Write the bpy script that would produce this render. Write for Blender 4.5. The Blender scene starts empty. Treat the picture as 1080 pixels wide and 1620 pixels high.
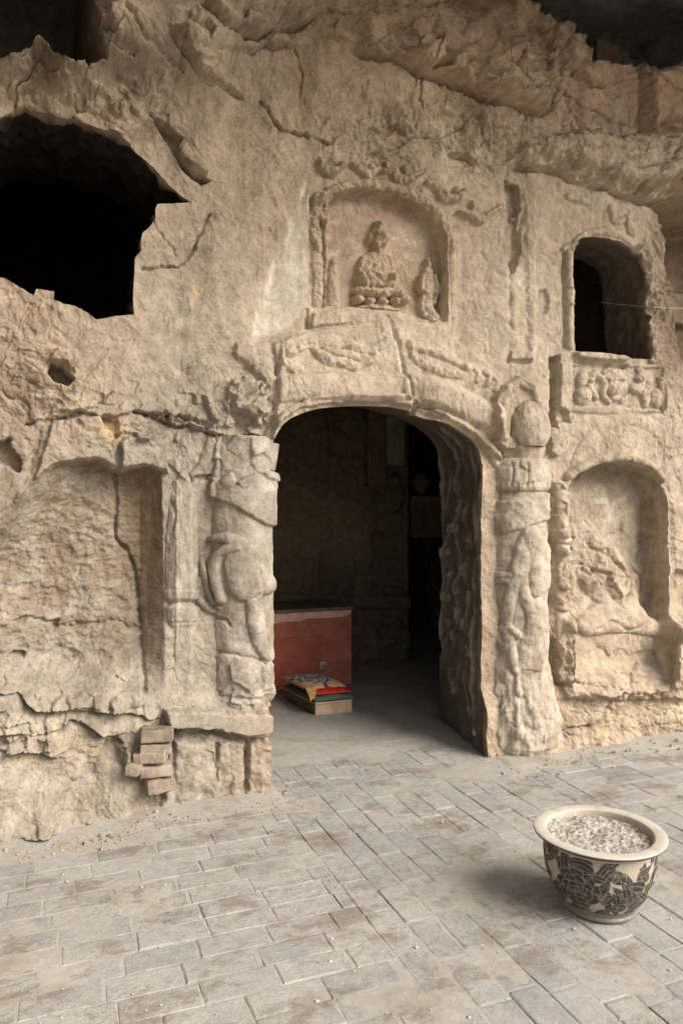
import bpy, bmesh, math, random
import numpy as np
from mathutils import Vector

random.seed(7)
rng = np.random.default_rng(11)
SC = bpy.context.scene
COL = SC.collection

# ------------------------------------------------------------------ camera, sky, sun, exposure
TH = math.radians(21.4)          # the camera looks this far to the right of the wall's normal
CT, ST = math.cos(TH), math.sin(TH)
D, CZ, F = 4.4, 1.65, 1200.0     # distance to the wall plane (y = 0), eye height, focal length in photo pixels
cam_d = bpy.data.cameras.new('camera')
cam = bpy.data.objects.new('camera', cam_d)
COL.objects.link(cam)
cam.location = (0, -D, CZ)
cam.rotation_euler = (math.radians(90), 0, -TH)
cam_d.lens = F * 36 / 1620
cam_d.sensor_width = 36
cam_d.shift_y = -10 / 1620
cam_d.clip_start = 0.05
cam_d.clip_end = 2000
SC.camera = cam

SUN = Vector((0.64, -0.76, 0.72)).normalized()     # from the scene towards the sun
world = bpy.data.worlds.new('World')
SC.world = world
world.use_nodes = True
wn = world.node_tree
sky = wn.nodes.new('ShaderNodeTexSky')
sky.sky_type = 'NISHITA'
sky.sun_disc = False
sky.sun_elevation = math.asin(SUN.z)
sky.sun_rotation = math.atan2(SUN.x, SUN.y)
sky.air_density = 1.0
sky.dust_density = 4.0
sky.ozone_density = 1.0
bgn = wn.nodes['Background']
hsv = wn.nodes.new('ShaderNodeHueSaturation')        # thin overcast: paler than a clear sky
hsv.inputs['Saturation'].default_value = 0.5
wn.links.new(sky.outputs[0], hsv.inputs['Color'])
wn.links.new(hsv.outputs[0], bgn.inputs[0])
bgn.inputs[1].default_value = 0.055
sun_d = bpy.data.lights.new('sun', 'SUN')
sun_d.energy = 1.5
sun_d.angle = math.radians(40)
sun_d.color = (1.0, 0.925, 0.81)
sun_o = bpy.data.objects.new('sun', sun_d)
COL.objects.link(sun_o)
sun_o.rotation_euler = SUN.to_track_quat('Z', 'Y').to_euler()
sun_o.location = (8, -8, 9)
vs = SC.view_settings
vs.view_transform = 'Standard'
vs.look = 'None'
vs.exposure = 1.84
vs.gamma = 1
vs.use_curve_mapping = False
SC.cycles.max_bounces = 6
SC.cycles.diffuse_bounces = 4


# ------------------------------------------------------------------ helpers
def seen_at(px, py, y=0.0):
    """world (x, z) of a photo pixel on the vertical plane y"""
    px = np.asarray(px, float); py = np.asarray(py, float)
    u = (px - 540) / F; v = (800 - py) / F
    t = (D + y) / (CT - u * ST)
    return t * (ST + u * CT), CZ + v * t

def floor_at(px, py, z=0.0):
    u = (px - 540) / F; v = (800 - py) / F
    t = (z - CZ) / v
    return t * (ST + u * CT), t * (CT - u * ST) - D

def project(x, y, z):
    """photo pixel of a world point"""
    yy = y + D
    t = x * ST + yy * CT
    return 540 + F * (x * CT - yy * ST) / t, 800 - F * (z - CZ) / t

def _h(ix, iy, s):
    n = (ix.astype(np.int64) * 374761393 + iy.astype(np.int64) * 668265263 + s * 1442695041) & 0x7fffffff
    n = ((n ^ (n >> 13)) * 1274126177) & 0x7fffffff
    return (n ^ (n >> 16)) & 0xffff

def noise(x, y, s=0):
    x = np.asarray(x, float); y = np.asarray(y, float)
    ix = np.floor(x); iy = np.floor(y)
    fx = x - ix; fy = y - iy
    ux = fx * fx * fx * (fx * (fx * 6 - 15) + 10); uy = fy * fy * fy * (fy * (fy * 6 - 15) + 10)
    def g(dx, dy):
        a = _h(ix + dx, iy + dy, s) * (2 * math.pi / 65536)
        return np.cos(a) * (fx - dx) + np.sin(a) * (fy - dy)
    a = g(0, 0); b = g(1, 0); c = g(0, 1); d = g(1, 1)
    return (a + (b - a) * ux + (c - a + (a - b - c + d) * ux) * uy) * 1.5

def fbm(x, y, s=0, o=4, gain=0.5):
    r = 0; a = 1.0
    for i in range(o):
        r = r + a * noise(x, y, s + i * 17); x = x * 2.03 + 5.2; y = y * 2.03 + 1.7; a *= gain
    return r

def ridged(x, y, s=0, o=3):
    r = 0; a = 1.0
    for i in range(o):
        r = r + a * (1 - np.abs(noise(x, y, s + i * 13)) * 2); x = x * 2.1 + 3.1; y = y * 2.1 + 7.7; a *= 0.5
    return r / 1.75

def facets(x, y, s=0, tilt=1.0):
    """chipped rock: every cell is a small tilted plane; returns height and distance to the cell edge"""
    ix = np.floor(x); iy = np.floor(y)
    f1 = np.full(x.shape, 9.0); f2 = np.full(x.shape, 9.0); hh = np.zeros(x.shape)
    for dx in (-1, 0, 1):
        for dy in (-1, 0, 1):
            a = ix + dx; b = iy + dy
            cx = a + 0.1 + 0.8 * _h(a, b, s) / 65536.; cy = b + 0.1 + 0.8 * _h(a, b, s + 5) / 65536.
            d = np.hypot(x - cx, y - cy)
            gx = _h(a, b, s + 9) / 32768. - 1; gy = _h(a, b, s + 12) / 32768. - 1; g0 = _h(a, b, s + 15) / 65536.
            hv = g0 + tilt * (gx * (x - cx) + gy * (y - cy))
            m = d < f1
            f2 = np.where(m, f1, np.minimum(f2, d)); hh = np.where(m, hv, hh); f1 = np.where(m, d, f1)
    return hh, f2 - f1

def ss(a, b, v):
    t = np.clip((v - a) / (b - a), 0, 1)
    return t * t * (3 - 2 * t)

def seg_dist(x, y, pts, closed=False, rad=None):
    """distance to a polyline; closest point; radius interpolated along it"""
    pts = np.asarray(pts, float)
    n = len(pts)
    best = np.full(x.shape, 1e9); bx = np.zeros(x.shape); by = np.zeros(x.shape); br = np.ones(x.shape)
    for i in range(n if closed else n - 1):
        a = pts[i]; b = pts[(i + 1) % n]
        ab = b - a; L = max(ab @ ab, 1e-12)
        t = np.clip(((x - a[0]) * ab[0] + (y - a[1]) * ab[1]) / L, 0, 1)
        qx = a[0] + t * ab[0]; qy = a[1] + t * ab[1]
        d = (x - qx) ** 2 + (y - qy) ** 2
        if rad is not None:
            r_ = rad[i] + t * (rad[(i + 1) % n] - rad[i])
            m = d / r_ ** 2 < best / br ** 2
        else:
            m = d < best
        best = np.where(m, d, best); bx = np.where(m, qx, bx); by = np.where(m, qy, by)
        if rad is not None: br = np.where(m, r_, br)
    return np.sqrt(best), bx, by, br

def inside(x, y, pts):
    c = np.zeros(x.shape, bool)
    n = len(pts)
    for i in range(n):
        x1, y1 = pts[i]; x2, y2 = pts[(i + 1) % n]
        if y1 == y2: continue
        c ^= ((y1 > y) != (y2 > y)) & (x < (x2 - x1) * (y - y1) / (y2 - y1) + x1)
    return c

def sdist(x, y, pts):
    d = seg_dist(x, y, pts, True)[0]
    return np.where(inside(x, y, pts), -d, d)

def curve(pts, n=8):
    """smooth (Catmull-Rom) version of a polyline"""
    P = [np.array(p, float) for p in pts]
    P = [2 * P[0] - P[1]] + P + [2 * P[-1] - P[-2]]
    out = []
    for i in range(1, len(P) - 2):
        for k in range(n):
            t = k / n
            out.append(0.5 * ((2 * P[i]) + (P[i + 1] - P[i - 1]) * t + (2 * P[i - 1] - 5 * P[i] + 4 * P[i + 1] - P[i + 2]) * t * t
                              + (3 * P[i] - P[i - 1] - 3 * P[i + 1] + P[i + 2]) * t ** 3))
    out.append(P[-2])
    return np.array(out)

# ---- objects
def tag(o, label=None, cat=None, group=None, kind=None):
    if label: o['label'] = label
    if cat: o['category'] = cat
    if group: o['group'] = group
    if kind: o['kind'] = kind
    return o

def link(name, me, parent=None):
    o = bpy.data.objects.new(name, me)
    COL.objects.link(o)
    if parent is not None:
        o.parent = parent
        if parent.parent is None: o.matrix_parent_inverse = parent.matrix_basis.inverted()   # a part's own frame is already the world's
    return o

def empty(name, loc, label=None, cat=None, group=None):
    o = bpy.data.objects.new(name, None)
    o.empty_display_size = 0.05
    o.location = loc
    COL.objects.link(o)
    return tag(o, label, cat, group)

def np_mesh(name, V, Q, mat, tint=None, smooth=True):
    me = bpy.data.meshes.new(name)
    V = np.asarray(V, np.float32); Q = np.asarray(Q, np.int32)
    k = Q.shape[1]
    me.vertices.add(len(V)); me.vertices.foreach_set('co', V.ravel())
    me.loops.add(Q.size); me.loops.foreach_set('vertex_index', Q.ravel())
    me.polygons.add(len(Q)); me.polygons.foreach_set('loop_start', np.arange(0, Q.size, k, dtype=np.int32))
    me.polygons.foreach_set('use_smooth', np.full(len(Q), smooth))
    me.update(calc_edges=True)
    if tint is not None:
        at = me.color_attributes.new('tint', 'FLOAT_COLOR', 'POINT')
        c = np.ones((len(V), 4), np.float32); c[:, :3] = tint
        at.data.foreach_set('color', c.ravel())
    me.materials.append(mat)
    me.validate()
    return me

def grid_quads(nr, nc, wrap=False):
    r, c = np.meshgrid(np.arange(nr - 1), np.arange(nc if wrap else nc - 1), indexing='ij')
    c2 = (c + 1) % nc
    return np.stack([r * nc + c, r * nc + c2, (r + 1) * nc + c2, (r + 1) * nc + c], -1).reshape(-1, 4)

def sub_mesh(name, V, Q, T, mat):
    u, inv = np.unique(Q, return_inverse=True)
    return np_mesh(name, V[u], inv.reshape(Q.shape), mat, None if T is None else T[u])

def bm_obj(name, bm, mat, parent=None, smooth=False):
    me = bpy.data.meshes.new(name)
    bmesh.ops.recalc_face_normals(bm, faces=bm.faces)
    bm.to_mesh(me); bm.free()
    if smooth:
        for p in me.polygons: p.use_smooth = True
    me.materials.append(mat)
    return link(name, me, parent)

def add_box(bm, x0, x1, y0, y1, z0, z1, bev=0.0, seg=1, wob=0.0):
    vs_ = [bm.verts.new((x, y, z)) for x in (x0, x1) for y in (y0, y1) for z in (z0, z1)]
    fs = [(0, 1, 3, 2), (4, 6, 7, 5), (0, 4, 5, 1), (2, 3, 7, 6), (0, 2, 6, 4), (1, 5, 7, 3)]
    faces = [bm.faces.new([vs_[i] for i in f]) for f in fs]
    if wob:
        for v in vs_: v.co += Vector((random.uniform(-wob, wob) for _ in range(3)))
    if bev:
        es = list({e for f in faces for e in f.edges})
        bmesh.ops.bevel(bm, geom=es, offset=bev, segments=seg, affect='EDGES', profile=0.6)

def add_tube(bm, pts, r, n=8):
    prev = None
    rings = []
    P = [Vector(p) for p in pts]
    for i, p in enumerate(P):
        d = (P[min(i + 1, len(P) - 1)] - P[max(i - 1, 0)]).normalized()
        a = d.orthogonal().normalized() if prev is None else (prev - d * prev.dot(d)).normalized()
        prev = a; b = d.cross(a)
        rr = r[i] if hasattr(r, '__len__') else r
        rings.append([bm.verts.new(p + rr * (a * math.cos(k * 2 * math.pi / n) + b * math.sin(k * 2 * math.pi / n))) for k in range(n)])
    for A, B in zip(rings, rings[1:]):
        for k in range(n):
            bm.faces.new((A[k], A[(k + 1) % n], B[(k + 1) % n], B[k]))
    bm.faces.new(rings[0][::-1]); bm.faces.new(rings[-1])


# ------------------------------------------------------------------ materials
class NT:
    def __init__(s, name):
        s.m = bpy.data.materials.new(name); s.m.use_nodes = True
        s.t = s.m.node_tree; s.b = s.t.nodes['Principled BSDF']
        s.pos = s.t.nodes.new('ShaderNodeNewGeometry').outputs['Position']
    def n(s, typ, **kw):
        nd = s.t.nodes.new(typ)
        for k, v in kw.items(): setattr(nd, k, v)
        return nd
    def set(s, sock, v):
        if hasattr(v, 'is_linked'): s.t.links.new(v, sock)
        elif hasattr(v, '__len__') and len(v) == 3 and sock.type == 'RGBA': sock.default_value = (*v, 1)
        else: sock.default_value = v
    def noise(s, scale, detail=4, rough=0.55, vec=None, stretch=None, dist=0.0):
        nd = s.n('ShaderNodeTexNoise')
        v = vec or s.pos
        if stretch:
            mp = s.n('ShaderNodeMapping'); s.set(mp.inputs[0], v); mp.inputs['Scale'].default_value = stretch; v = mp.outputs[0]
        s.set(nd.inputs['Vector'], v); nd.inputs['Scale'].default_value = scale
        nd.inputs['Detail'].default_value = detail; nd.inputs['Roughness'].default_value = rough; nd.inputs['Distortion'].default_value = dist
        return nd.outputs[0]
    def voro(s, scale, feature='F1'):
        nd = s.n('ShaderNodeTexVoronoi', feature=feature); s.set(nd.inputs['Vector'], s.pos); nd.inputs['Scale'].default_value = scale
        return nd.outputs[0]
    def ramp(s, v, a, b, lo=0.0, hi=1.0):
        nd = s.n('ShaderNodeMapRange'); s.set(nd.inputs[0], v)
        for i, q in zip((1, 2, 3, 4), (a, b, lo, hi)): nd.inputs[i].default_value = q
        return nd.outputs[0]
    def math(s, op, a, b=0.0):
        nd = s.n('ShaderNodeMath', operation=op); s.set(nd.inputs[0], a); s.set(nd.inputs[1], b); return nd.outputs[0]
    def mix(s, f, a, b, mode='MIX'):
        nd = s.n('ShaderNodeMix', data_type='RGBA', blend_type=mode)
        s.set(nd.inputs[0], f); s.set(nd.inputs[6], a); s.set(nd.inputs[7], b); return nd.outputs[2]
    def attr(s, name):
        nd = s.n('ShaderNodeAttribute'); nd.attribute_name = name; return nd.outputs[0]
    def bump(s, layers):
        last = None
        for h, dist, st in layers:
            nd = s.n('ShaderNodeBump'); s.set(nd.inputs['Height'], h); nd.inputs['Distance'].default_value = dist; nd.inputs['Strength'].default_value = st
            if last is not None: s.set(nd.inputs['Normal'], last)
            last = nd.outputs[0]
        s.set(s.b.inputs['Normal'], last)
    def out(s, col, rough=0.9, spec=0.2):
        s.set(s.b.inputs['Base Color'], col); s.set(s.b.inputs['Roughness'], rough)
        s.b.inputs['Specular IOR Level'].default_value = spec
        return s.m

def rock_material(name, use_tint=True, base=(0.40, 0.31, 0.22), rough_amt=1.0, vary=False):
    k = NT(name)
    c = k.attr('tint') if use_tint else base
    if vary:
        c = k.mix(k.n('ShaderNodeObjectInfo').outputs['Random'], base, tuple(v * .72 for v in base))
    n1 = k.noise(2.6, 6, 0.65); n2 = k.noise(14, 6, 0.7); n3 = k.noise(70, 5, 0.7); n4 = k.noise(260, 3, 0.6)
    c = k.mix(k.ramp(n1, 0.35, 0.65, 0.0, 0.50), c, k.mix(1.0, c, (0.74, 0.69, 0.64), 'MULTIPLY'))
    streak = k.noise(5.5, 5, 0.65, stretch=(1.0, 1.0, 0.16), dist=0.4)
    c = k.mix(k.ramp(streak, 0.52, 0.64, 0.0, 0.7), c, k.mix(1.0, c, (0.64, 0.61, 0.58), 'MULTIPLY'))
    c = k.mix(k.ramp(k.noise(7, 6, 0.7, stretch=(1.0, 1.0, 0.3), dist=0.8), 0.56, 0.70, 0.0, 0.5), c, k.mix(1.0, c, (1.26, 1.33, 1.42), 'MULTIPLY'))
    c = k.mix(1.0, c, k.ramp(n2, 0.25, 0.75, 0.64, 1.30), 'MULTIPLY')
    c = k.mix(1.0, c, k.ramp(n3, 0.25, 0.75, 0.84, 1.14), 'MULTIPLY')
    pale = k.ramp(k.noise(22, 5, 0.75, dist=0.6), 0.60, 0.72, 0, 0.40)
    c = k.mix(pale, c, k.mix(1.0, c, (1.20, 1.25, 1.31), 'MULTIPLY'))
    pitmask = k.ramp(k.noise(5, 4), 0.48, 0.62)
    speck = k.math('MULTIPLY', k.ramp(k.noise(110, 3, .6), .60, .70), pitmask)
    c = k.mix(k.math('MULTIPLY', speck, 0.55), c, k.mix(1.0, c, (0.45, 0.42, 0.40), 'MULTIPLY'))
    patchy = k.ramp(k.noise(3.7, 4, 0.6), 0.38, 0.62, 0.12, 1.0)
    chis = k.noise(40, 3, 0.5, stretch=(1.0, 1.0, 0.12), dist=0.3)
    k.bump([(k.math('MULTIPLY', k.noise(34, 6, 0.65), patchy), 0.009 * rough_amt, 0.55), (n4, 0.003, 0.4), (k.math('MULTIPLY', chis, k.ramp(k.noise(2.1, 3), .5, .62)), 0.006 * rough_amt, 0.5),
            (k.math('MULTIPLY', k.ramp(k.noise(75, 3, .6), .58, .66), pitmask), -0.007 * rough_amt, 0.7)])
    return k.out(c, 0.95, 0.12)

M_ROCK = rock_material('sandstone')
M_DARKROCK = rock_material('grey_cliff_rock', False, (0.16, 0.15, 0.13), 2.0)
M_ROCK_PLAIN = rock_material('plain_sandstone', False, (0.36, 0.285, 0.21), 1.5)
M_CAVE = rock_material('dark_cave_stone', False, (0.185, 0.132, 0.088), 1.2)  # one darker stone colour for the cave interior
M_CAVEPALE = rock_material('pale_cave_stone', False, (0.33, 0.275, 0.21), 1.2)

def paver_material():
    k = NT('grey_brick_paving')
    oi = k.n('ShaderNodeObjectInfo').outputs['Random']
    c = k.mix(oi, (0.25, 0.25, 0.247), (0.345, 0.34, 0.328))
    n1 = k.noise(1.3, 5, 0.6); n2 = k.noise(18, 6, 0.75); n3 = k.noise(90, 4, 0.7)
    dust = k.ramp(k.noise(2.2, 6, 0.7, dist=0.5), 0.38, 0.62, 0.05, 0.85)
    c = k.mix(dust, c, (0.355, 0.338, 0.308))
    blot = k.math('MULTIPLY', k.ramp(k.noise(24, 7, 0.85), 0.47, 0.62), k.ramp(k.noise(2.0, 4, 0.6), 0.42, 0.56))
    c = k.mix(k.math('MULTIPLY', blot, 0.75), c, (0.17, 0.175, 0.18))
    c = k.mix(k.ramp(k.noise(2.9, 8, 0.74, stretch=(1.0, 1.4, 1)), 0.51, 0.61, 0, 0.75), c, (0.19, 0.155, 0.122))
    c = k.mix(1.0, c, k.ramp(n2, 0.25, 0.75, 0.82, 1.16), 'MULTIPLY')
    c = k.mix(1.0, c, k.ramp(n3, 0.25, 0.75, 0.85, 1.12), 'MULTIPLY')
    k.bump([(k.noise(30, 6, 0.75), 0.006, 0.7), (n3, 0.003, 0.7)])
    return k.out(c, 0.88, 0.2)
M_PAVER = paver_material()

def dust_material():
    k = NT('pale_dust')
    n1 = k.noise(2.2, 6, 0.7); n2 = k.noise(30, 5, 0.7)
    c = k.mix(k.ramp(n1, 0.35, 0.65), (0.305, 0.288, 0.258), (0.36, 0.340, 0.306))
    c = k.mix(k.ramp(k.noise(2.9, 5, 0.65, stretch=(1.0, 1.4, 1)), 0.52, 0.66, 0, 0.6), c, (0.225, 0.18, 0.135))
    c = k.mix(1.0, c, k.ramp(n2, 0.25, 0.75, 0.85, 1.14), 'MULTIPLY')
    k.bump([(k.noise(45, 5, 0.7), 0.004, 0.6)])
    return k.out(c, 0.95, 0.1)
M_DUST = dust_material()

def simple(name, col, rough=0.8, var=0.25, scale=25, bump=0.002, spec=0.3, second=None):
    k = NT(name)
    c = k.mix(k.ramp(k.noise(scale, 5, 0.7), 0.35, 0.65), tuple(v * (1 - var) for v in col), tuple(min(1, v * (1 + var)) for v in col))
    if second:
        c = k.mix(k.ramp(k.noise(scale * 0.35, 6, 0.75, dist=0.5), 0.52, 0.64, 0, 0.8), c, second)
    k.bump([(k.noise(scale * 4, 4, 0.7), bump, 0.6)])
    return k.out(c, rough, spec)


# ------------------------------------------------------------------ the carved rock face: one height field, split into its carvings
STEP = 0.0056
xs = np.concatenate([np.linspace(-3.4, -0.42, 60)[:-1], np.arange(-0.42, 4.75, STEP), np.linspace(4.75, 8.0, 70)[1:]])
zs = np.concatenate([np.arange(-0.12, 5.95, STEP), np.linspace(5.95, 7.4, 50)[1:]])
X, Z = np.meshgrid(xs, zs)
SH = X.shape
P0X, P0Y = project(X, 0.0 * X, Z)
V0 = (540 - F * math.tan(TH), 800.0)           # foot of the wall's normal through the eye, in photo pixels

def at_h(pts, h):
    """where a point seen at these pixels, standing h in front of the wall plane, sits on the plane"""
    k = 1 - h / D
    return [(V0[0] + (p[0] - V0[0]) * k, V0[1] + (p[1] - V0[1]) * k) for p in pts]

# macro relief from control points (pixel, pixel, metres in front of the plane)
ctrl = [(-300, -100, 1.0), (0, 0, .80), (100, 40, .68), (200, 20, .62), (330, 40, .46), (60, 130, .30), (200, 150, .22), (300, 190, .15), (40, 180, .2), (240, 265, .1), (120, 190, .2), (0, 300, .12), (400, 130, .10),
        (-300, 150, .45), (-250, 400, .15), (-250, 800, .1), (300, -200, 1.0), (480, 60, .10), (500, -80, .15), (600, 40, .10), (650, 100, .20), (800, 120, .17), (600, -60, -.2),
        (750, -40, -.25), (850, 40, -.05), (900, 110, .02), (1000, 150, -.10), (1100, 160, -.1), (1000, 40, -.5), (850, -80, -.6), (1100, -60, -.8), (1300, 0, -.6),
        (400, 250, .05), (300, 330, .07), (300, 450, .05), (450, 420, .02), (100, 560, .09), (250, 580, .05), (350, 640, .06),
        (600, 220, .06), (750, 220, .02), (850, 350, .03), (820, 480, .02), (750, 420, 0), (620, 560, .02), (900, 640, .03), (1050, 620, .03), (1300, 500, 0),
        (60, 700, .05), (100, 900, .03), (230, 900, .02), (320, 900, 0), (700, 900, 0), (880, 900, 0), (1080, 900, .02), (1300, 900, .05),
        (320, 1060, .05), (100, 1060, .06), (100, 1120, .14), (60, 1190, .21), (150, 1200, .19), (40, 1280, .30), (160, 1280, .27), (40, 1340, .37), (180, 1320, .28), (250, 1270, .21),
        (300, 1150, .14), (300, 1230, .17), (420, 1230, .16), (-250, 1250, .35), (-250, 1400, .4), (120, 1420, .42),
        (900, 1100, .06), (1000, 1100, .08), (900, 1150, .18), (1000, 1150, .17), (1100, 1150, .18), (1000, 1200, .24), (900, 1220, .27), (1300, 1150, .2), (800, 1150, .1), (780, 1060, .02)]
num = np.zeros(SH); den = np.zeros(SH)
for cx, cy, h in ctrl:
    a = at_h([(cx, cy)], h)[0]
    w = 1.0 / (((P0X - a[0]) ** 2 + (P0Y - a[1]) ** 2) + 900.0) ** 2
    num += w * h; den += w
H = num / den
S = V0[0] + (P0X - V0[0]) / (1 - H / D)        # photo pixel at which the macro surface is seen
R = V0[1] + (P0Y - V0[1]) / (1 - H / D)
wx = fbm(X * 3, Z * 3, 3, 3) ; wz = fbm(X * 3, Z * 3, 43, 3)
HM = H.copy()

def box_mask(pts, m):
    p = np.asarray(pts)
    return (S > p[:, 0].min() - m) & (S < p[:, 0].max() + m) & (R > p[:, 1].min() - m) & (R < p[:, 1].max() + m)

def plate(pts, dh=None, level=None, edge=3.0, jag=0.0, js=0.06, ramp=None, soft_in=True):
    """raise (or cut) a patch by dh, or bring it to a level; edge in pixels; returns the weight"""
    m = box_mask(pts, edge + 3 * jag + 4)
    d = sdist(S[m], R[m], pts)
    if jag: d = d + jag * fbm(S[m] * js, R[m] * js, int(pts[0][0]) % 97, 3)
    w = 1 - ss(-edge, 0, d)
    if ramp is not None: w = w * ramp(S[m], R[m])
    if level is not None: H[m] += (level - (H[m])) * w
    else: H[m] += dh * w
    return m, w

def groove(pts, depth, width, jag=4.0, js=0.05, sm=True):
    c = curve(pts, 5) if sm else pts
    m = box_mask(c, width * 3 + jag * 2)
    x = S[m] + jag * fbm(S[m] * js, R[m] * js, 5, 3); y = R[m] + jag * fbm(S[m] * js, R[m] * js, 25, 3)
    d = seg_dist(x, y, c)[0]
    H[m] -= depth * np.exp(-(d / width) ** 2) * (0.6 + 0.7 * (noise(S[m] * 0.04, R[m] * 0.04, 8) + 0.3).clip(0, 1))

def lip(pts, up, depth, reach, jag=5.0, js=0.05):
    """broken edge: the rock above the line stands proud and is undercut at the line"""
    c = curve(pts, 5)
    m = box_mask(c, reach * 5 + 15)
    k = int(c[0][0]) % 89
    y = R[m] + 1.6 * jag * fbm(S[m] * .016, R[m] * .006, 31 + k, 2) + .5 * jag * fbm(S[m] * .07, R[m] * .03, 33 + k, 3)
    x = S[m] + 1.2 * jag * fbm(S[m] * .01, R[m] * .02, 32 + k, 2)
    d, bx, by, _ = seg_dist(x, y, c)
    sd = np.where(y < by, -d, d)
    var = np.clip(.95 + 1.0 * noise(bx * .022, by * .022, 34 + k), .2, 1.6)
    e = np.minimum(ss(0, 45, x - c[:, 0].min()), ss(0, 45, c[:, 0].max() - x))
    up_ = 1.35 * up * np.exp(-np.clip(-sd, 0, None) / (reach * 2.6))
    dn_ = -.75 * depth * np.exp(-np.clip(sd - 1, 0, None) / (reach * .16))
    w = ss(-1.5, 2.5, sd)
    fq, _ = facets(S[m] * .035 + R[m] * .01, R[m] * .05, 35 + k, 1.1)
    H[m] += (up_ * (1 - w) * (.55 + .9 * fq) + dn_ * w) * e * var

def tube(pts, r, h, T=None, sm=True, rad=None):
    c = curve(pts, 5) if sm else np.asarray(pts, float)
    rr = float(max(rad)) if rad is not None else r
    m = box_mask(c, rr + 2)
    if rad is not None:
        ra = np.interp(np.linspace(0, 1, len(c)), np.linspace(0, 1, len(rad)), rad)
        d, _, _, br = seg_dist(S[m], R[m], c, rad=ra)
    else:
        d = seg_dist(S[m], R[m], c)[0]; br = r
    v = h * np.sqrt(np.clip(1 - (d / br) ** 2, 0, 1))
    if T is None: H[m] += v
    else: T[m] = np.maximum(T[m], v)

def blob(cx, cy, rx, ry, rot, h, T, p=0.5):
    q = np.array([(cx - rx - ry, cy - rx - ry), (cx + rx + ry, cy + rx + ry)])
    m = box_mask(q, 2)
    a = math.radians(rot); dx = S[m] - cx; dy = R[m] - cy
    u = (dx * math.cos(a) + dy * math.sin(a)) / rx; v = (-dx * math.sin(a) + dy * math.cos(a)) / ry
    T[m] = np.maximum(T[m], h * np.clip(1 - u * u - v * v, 0, 1) ** p)

def soft(cx, cy, rx, ry):
    return np.exp(-((S - cx) / rx) ** 2 - ((R - cy) / ry) ** 2)

def poly_w(pts, edge):
    w = np.zeros(SH); m = box_mask(pts, edge * 2)
    w[m] = 1 - ss(-edge, edge, sdist(S[m], R[m], pts) + edge * .8 * fbm(S[m] * .03, R[m] * .03, 77, 3)); return w

LAB = np.zeros(SH, np.int16)
NAMES = {}
def mark(mask, i): LAB[mask] = i

# --- roughness map
rough = 0.22 + 0.8 * soft(100, 90, 260, 120) + 0.55 * soft(640, 200, 170, 80) + 0.7 * soft(30, 560, 90, 120) + 0.65 * soft(100, 1150, 220, 60) + .25 * soft(80, 1260, 160, 60) + 0.5 * soft(950, 1140, 160, 45) \
    + 0.6 * soft(860, 190, 220, 80) + 0.5 * soft(1060, 450, 60, 150) + 0.5 * soft(240, 680, 160, 35) + .5 * soft(380, 640, 60, 50) + .9 * soft(960, 40, 160, 70) + .35 * soft(80, 1010, 110, 60)
rough = rough * (1 + .5 * np.clip(fbm(X * 1.7, Z * 1.7, 531, 3), -.7, .7))
smoothz = np.clip(1 - 0.7 * soft(630, 430, 110, 110) - 0.5 * soft(330, 500, 120, 120) - 0.6 * soft(330, 900, 60, 200) - .5 * soft(900, 450, 80, 120), 0.15, 1)
H += 0.030 * fbm(X * 1.3, Z * 1.3, 1, 3) * (0.4 + 0.6 * rough)
smoothz = np.minimum(smoothz, 1 - .75 * soft(970, 990, 80, 110) )
H += 0.008 * fbm(X * 5 + wx * .5, Z * 5 + wz * .5, 2, 4) * (0.45 + 0.8 * rough) * smoothz
fh, fe = facets(X * 5.5 + wx * .8 + Z * 1.5, Z * 7.5 + wz * .8, 4)
H += 0.030 * (fh - .5) * np.clip(rough - .45, 0, 1.1)
fh2, fe2 = facets(X * 15 + wx * 1.5 + Z * 4, Z * 21 + wz * 1.5, 14)
H += 0.015 * (fh2 - .5) * np.clip(rough - .25, 0, 1.1)
H += 0.0035 * fbm(X * 22, Z * 22, 6, 3) * (.5 + .7 * rough) * smoothz
H += 0.0012 * fbm(X * 75, Z * 75, 7, 2) * (.4 + .6 * rough)
sp = fbm(X * 3.1 + wx * .4, Z * 2.2 + wz * .4, 511, 5, .6); sp2 = fbm(X * 4.7 + Z, Z * 4.2 + wz * .3, 521, 5, .6)
for lv, dp in ((-.28, .007), (.05, .006), (.34, .008)): H += dp * (ss(lv, lv + .025, sp) - .5) * (.35 + .8 * rough)
for lv, dp in ((-.15, .005), (.25, .007)): H += dp * (ss(lv, lv + .03, sp2) - .5) * (.4 + .8 * rough)
pm = np.clip(fbm(X * 2.2, Z * 2.2, 71, 2), 0, 1)
H -= 0.005 * np.clip(ridged(X * 7 + Z * 3 + wx, Z * 13 + wz, 9, 3) - .62, 0, 1) * (rough + pm)
H -= 0.006 * np.exp(-(fe2 / 0.06) ** 2) * np.clip(rough - .4, 0, .8)
# large cracks in the roughest parts
H -= 0.03 * np.exp(-(fe / 0.05) ** 2) * np.clip(rough - .75, 0, 1)

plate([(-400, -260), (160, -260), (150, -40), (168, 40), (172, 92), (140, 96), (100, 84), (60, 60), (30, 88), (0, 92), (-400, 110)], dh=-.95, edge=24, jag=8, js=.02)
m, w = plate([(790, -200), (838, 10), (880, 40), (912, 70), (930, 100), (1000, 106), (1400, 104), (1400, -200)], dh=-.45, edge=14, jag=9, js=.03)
H[m] += .22 * (facets(X[m] * 2.6 + Z[m], Z[m] * 3.2, 71, 1.2)[0] - .5) * w
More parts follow.
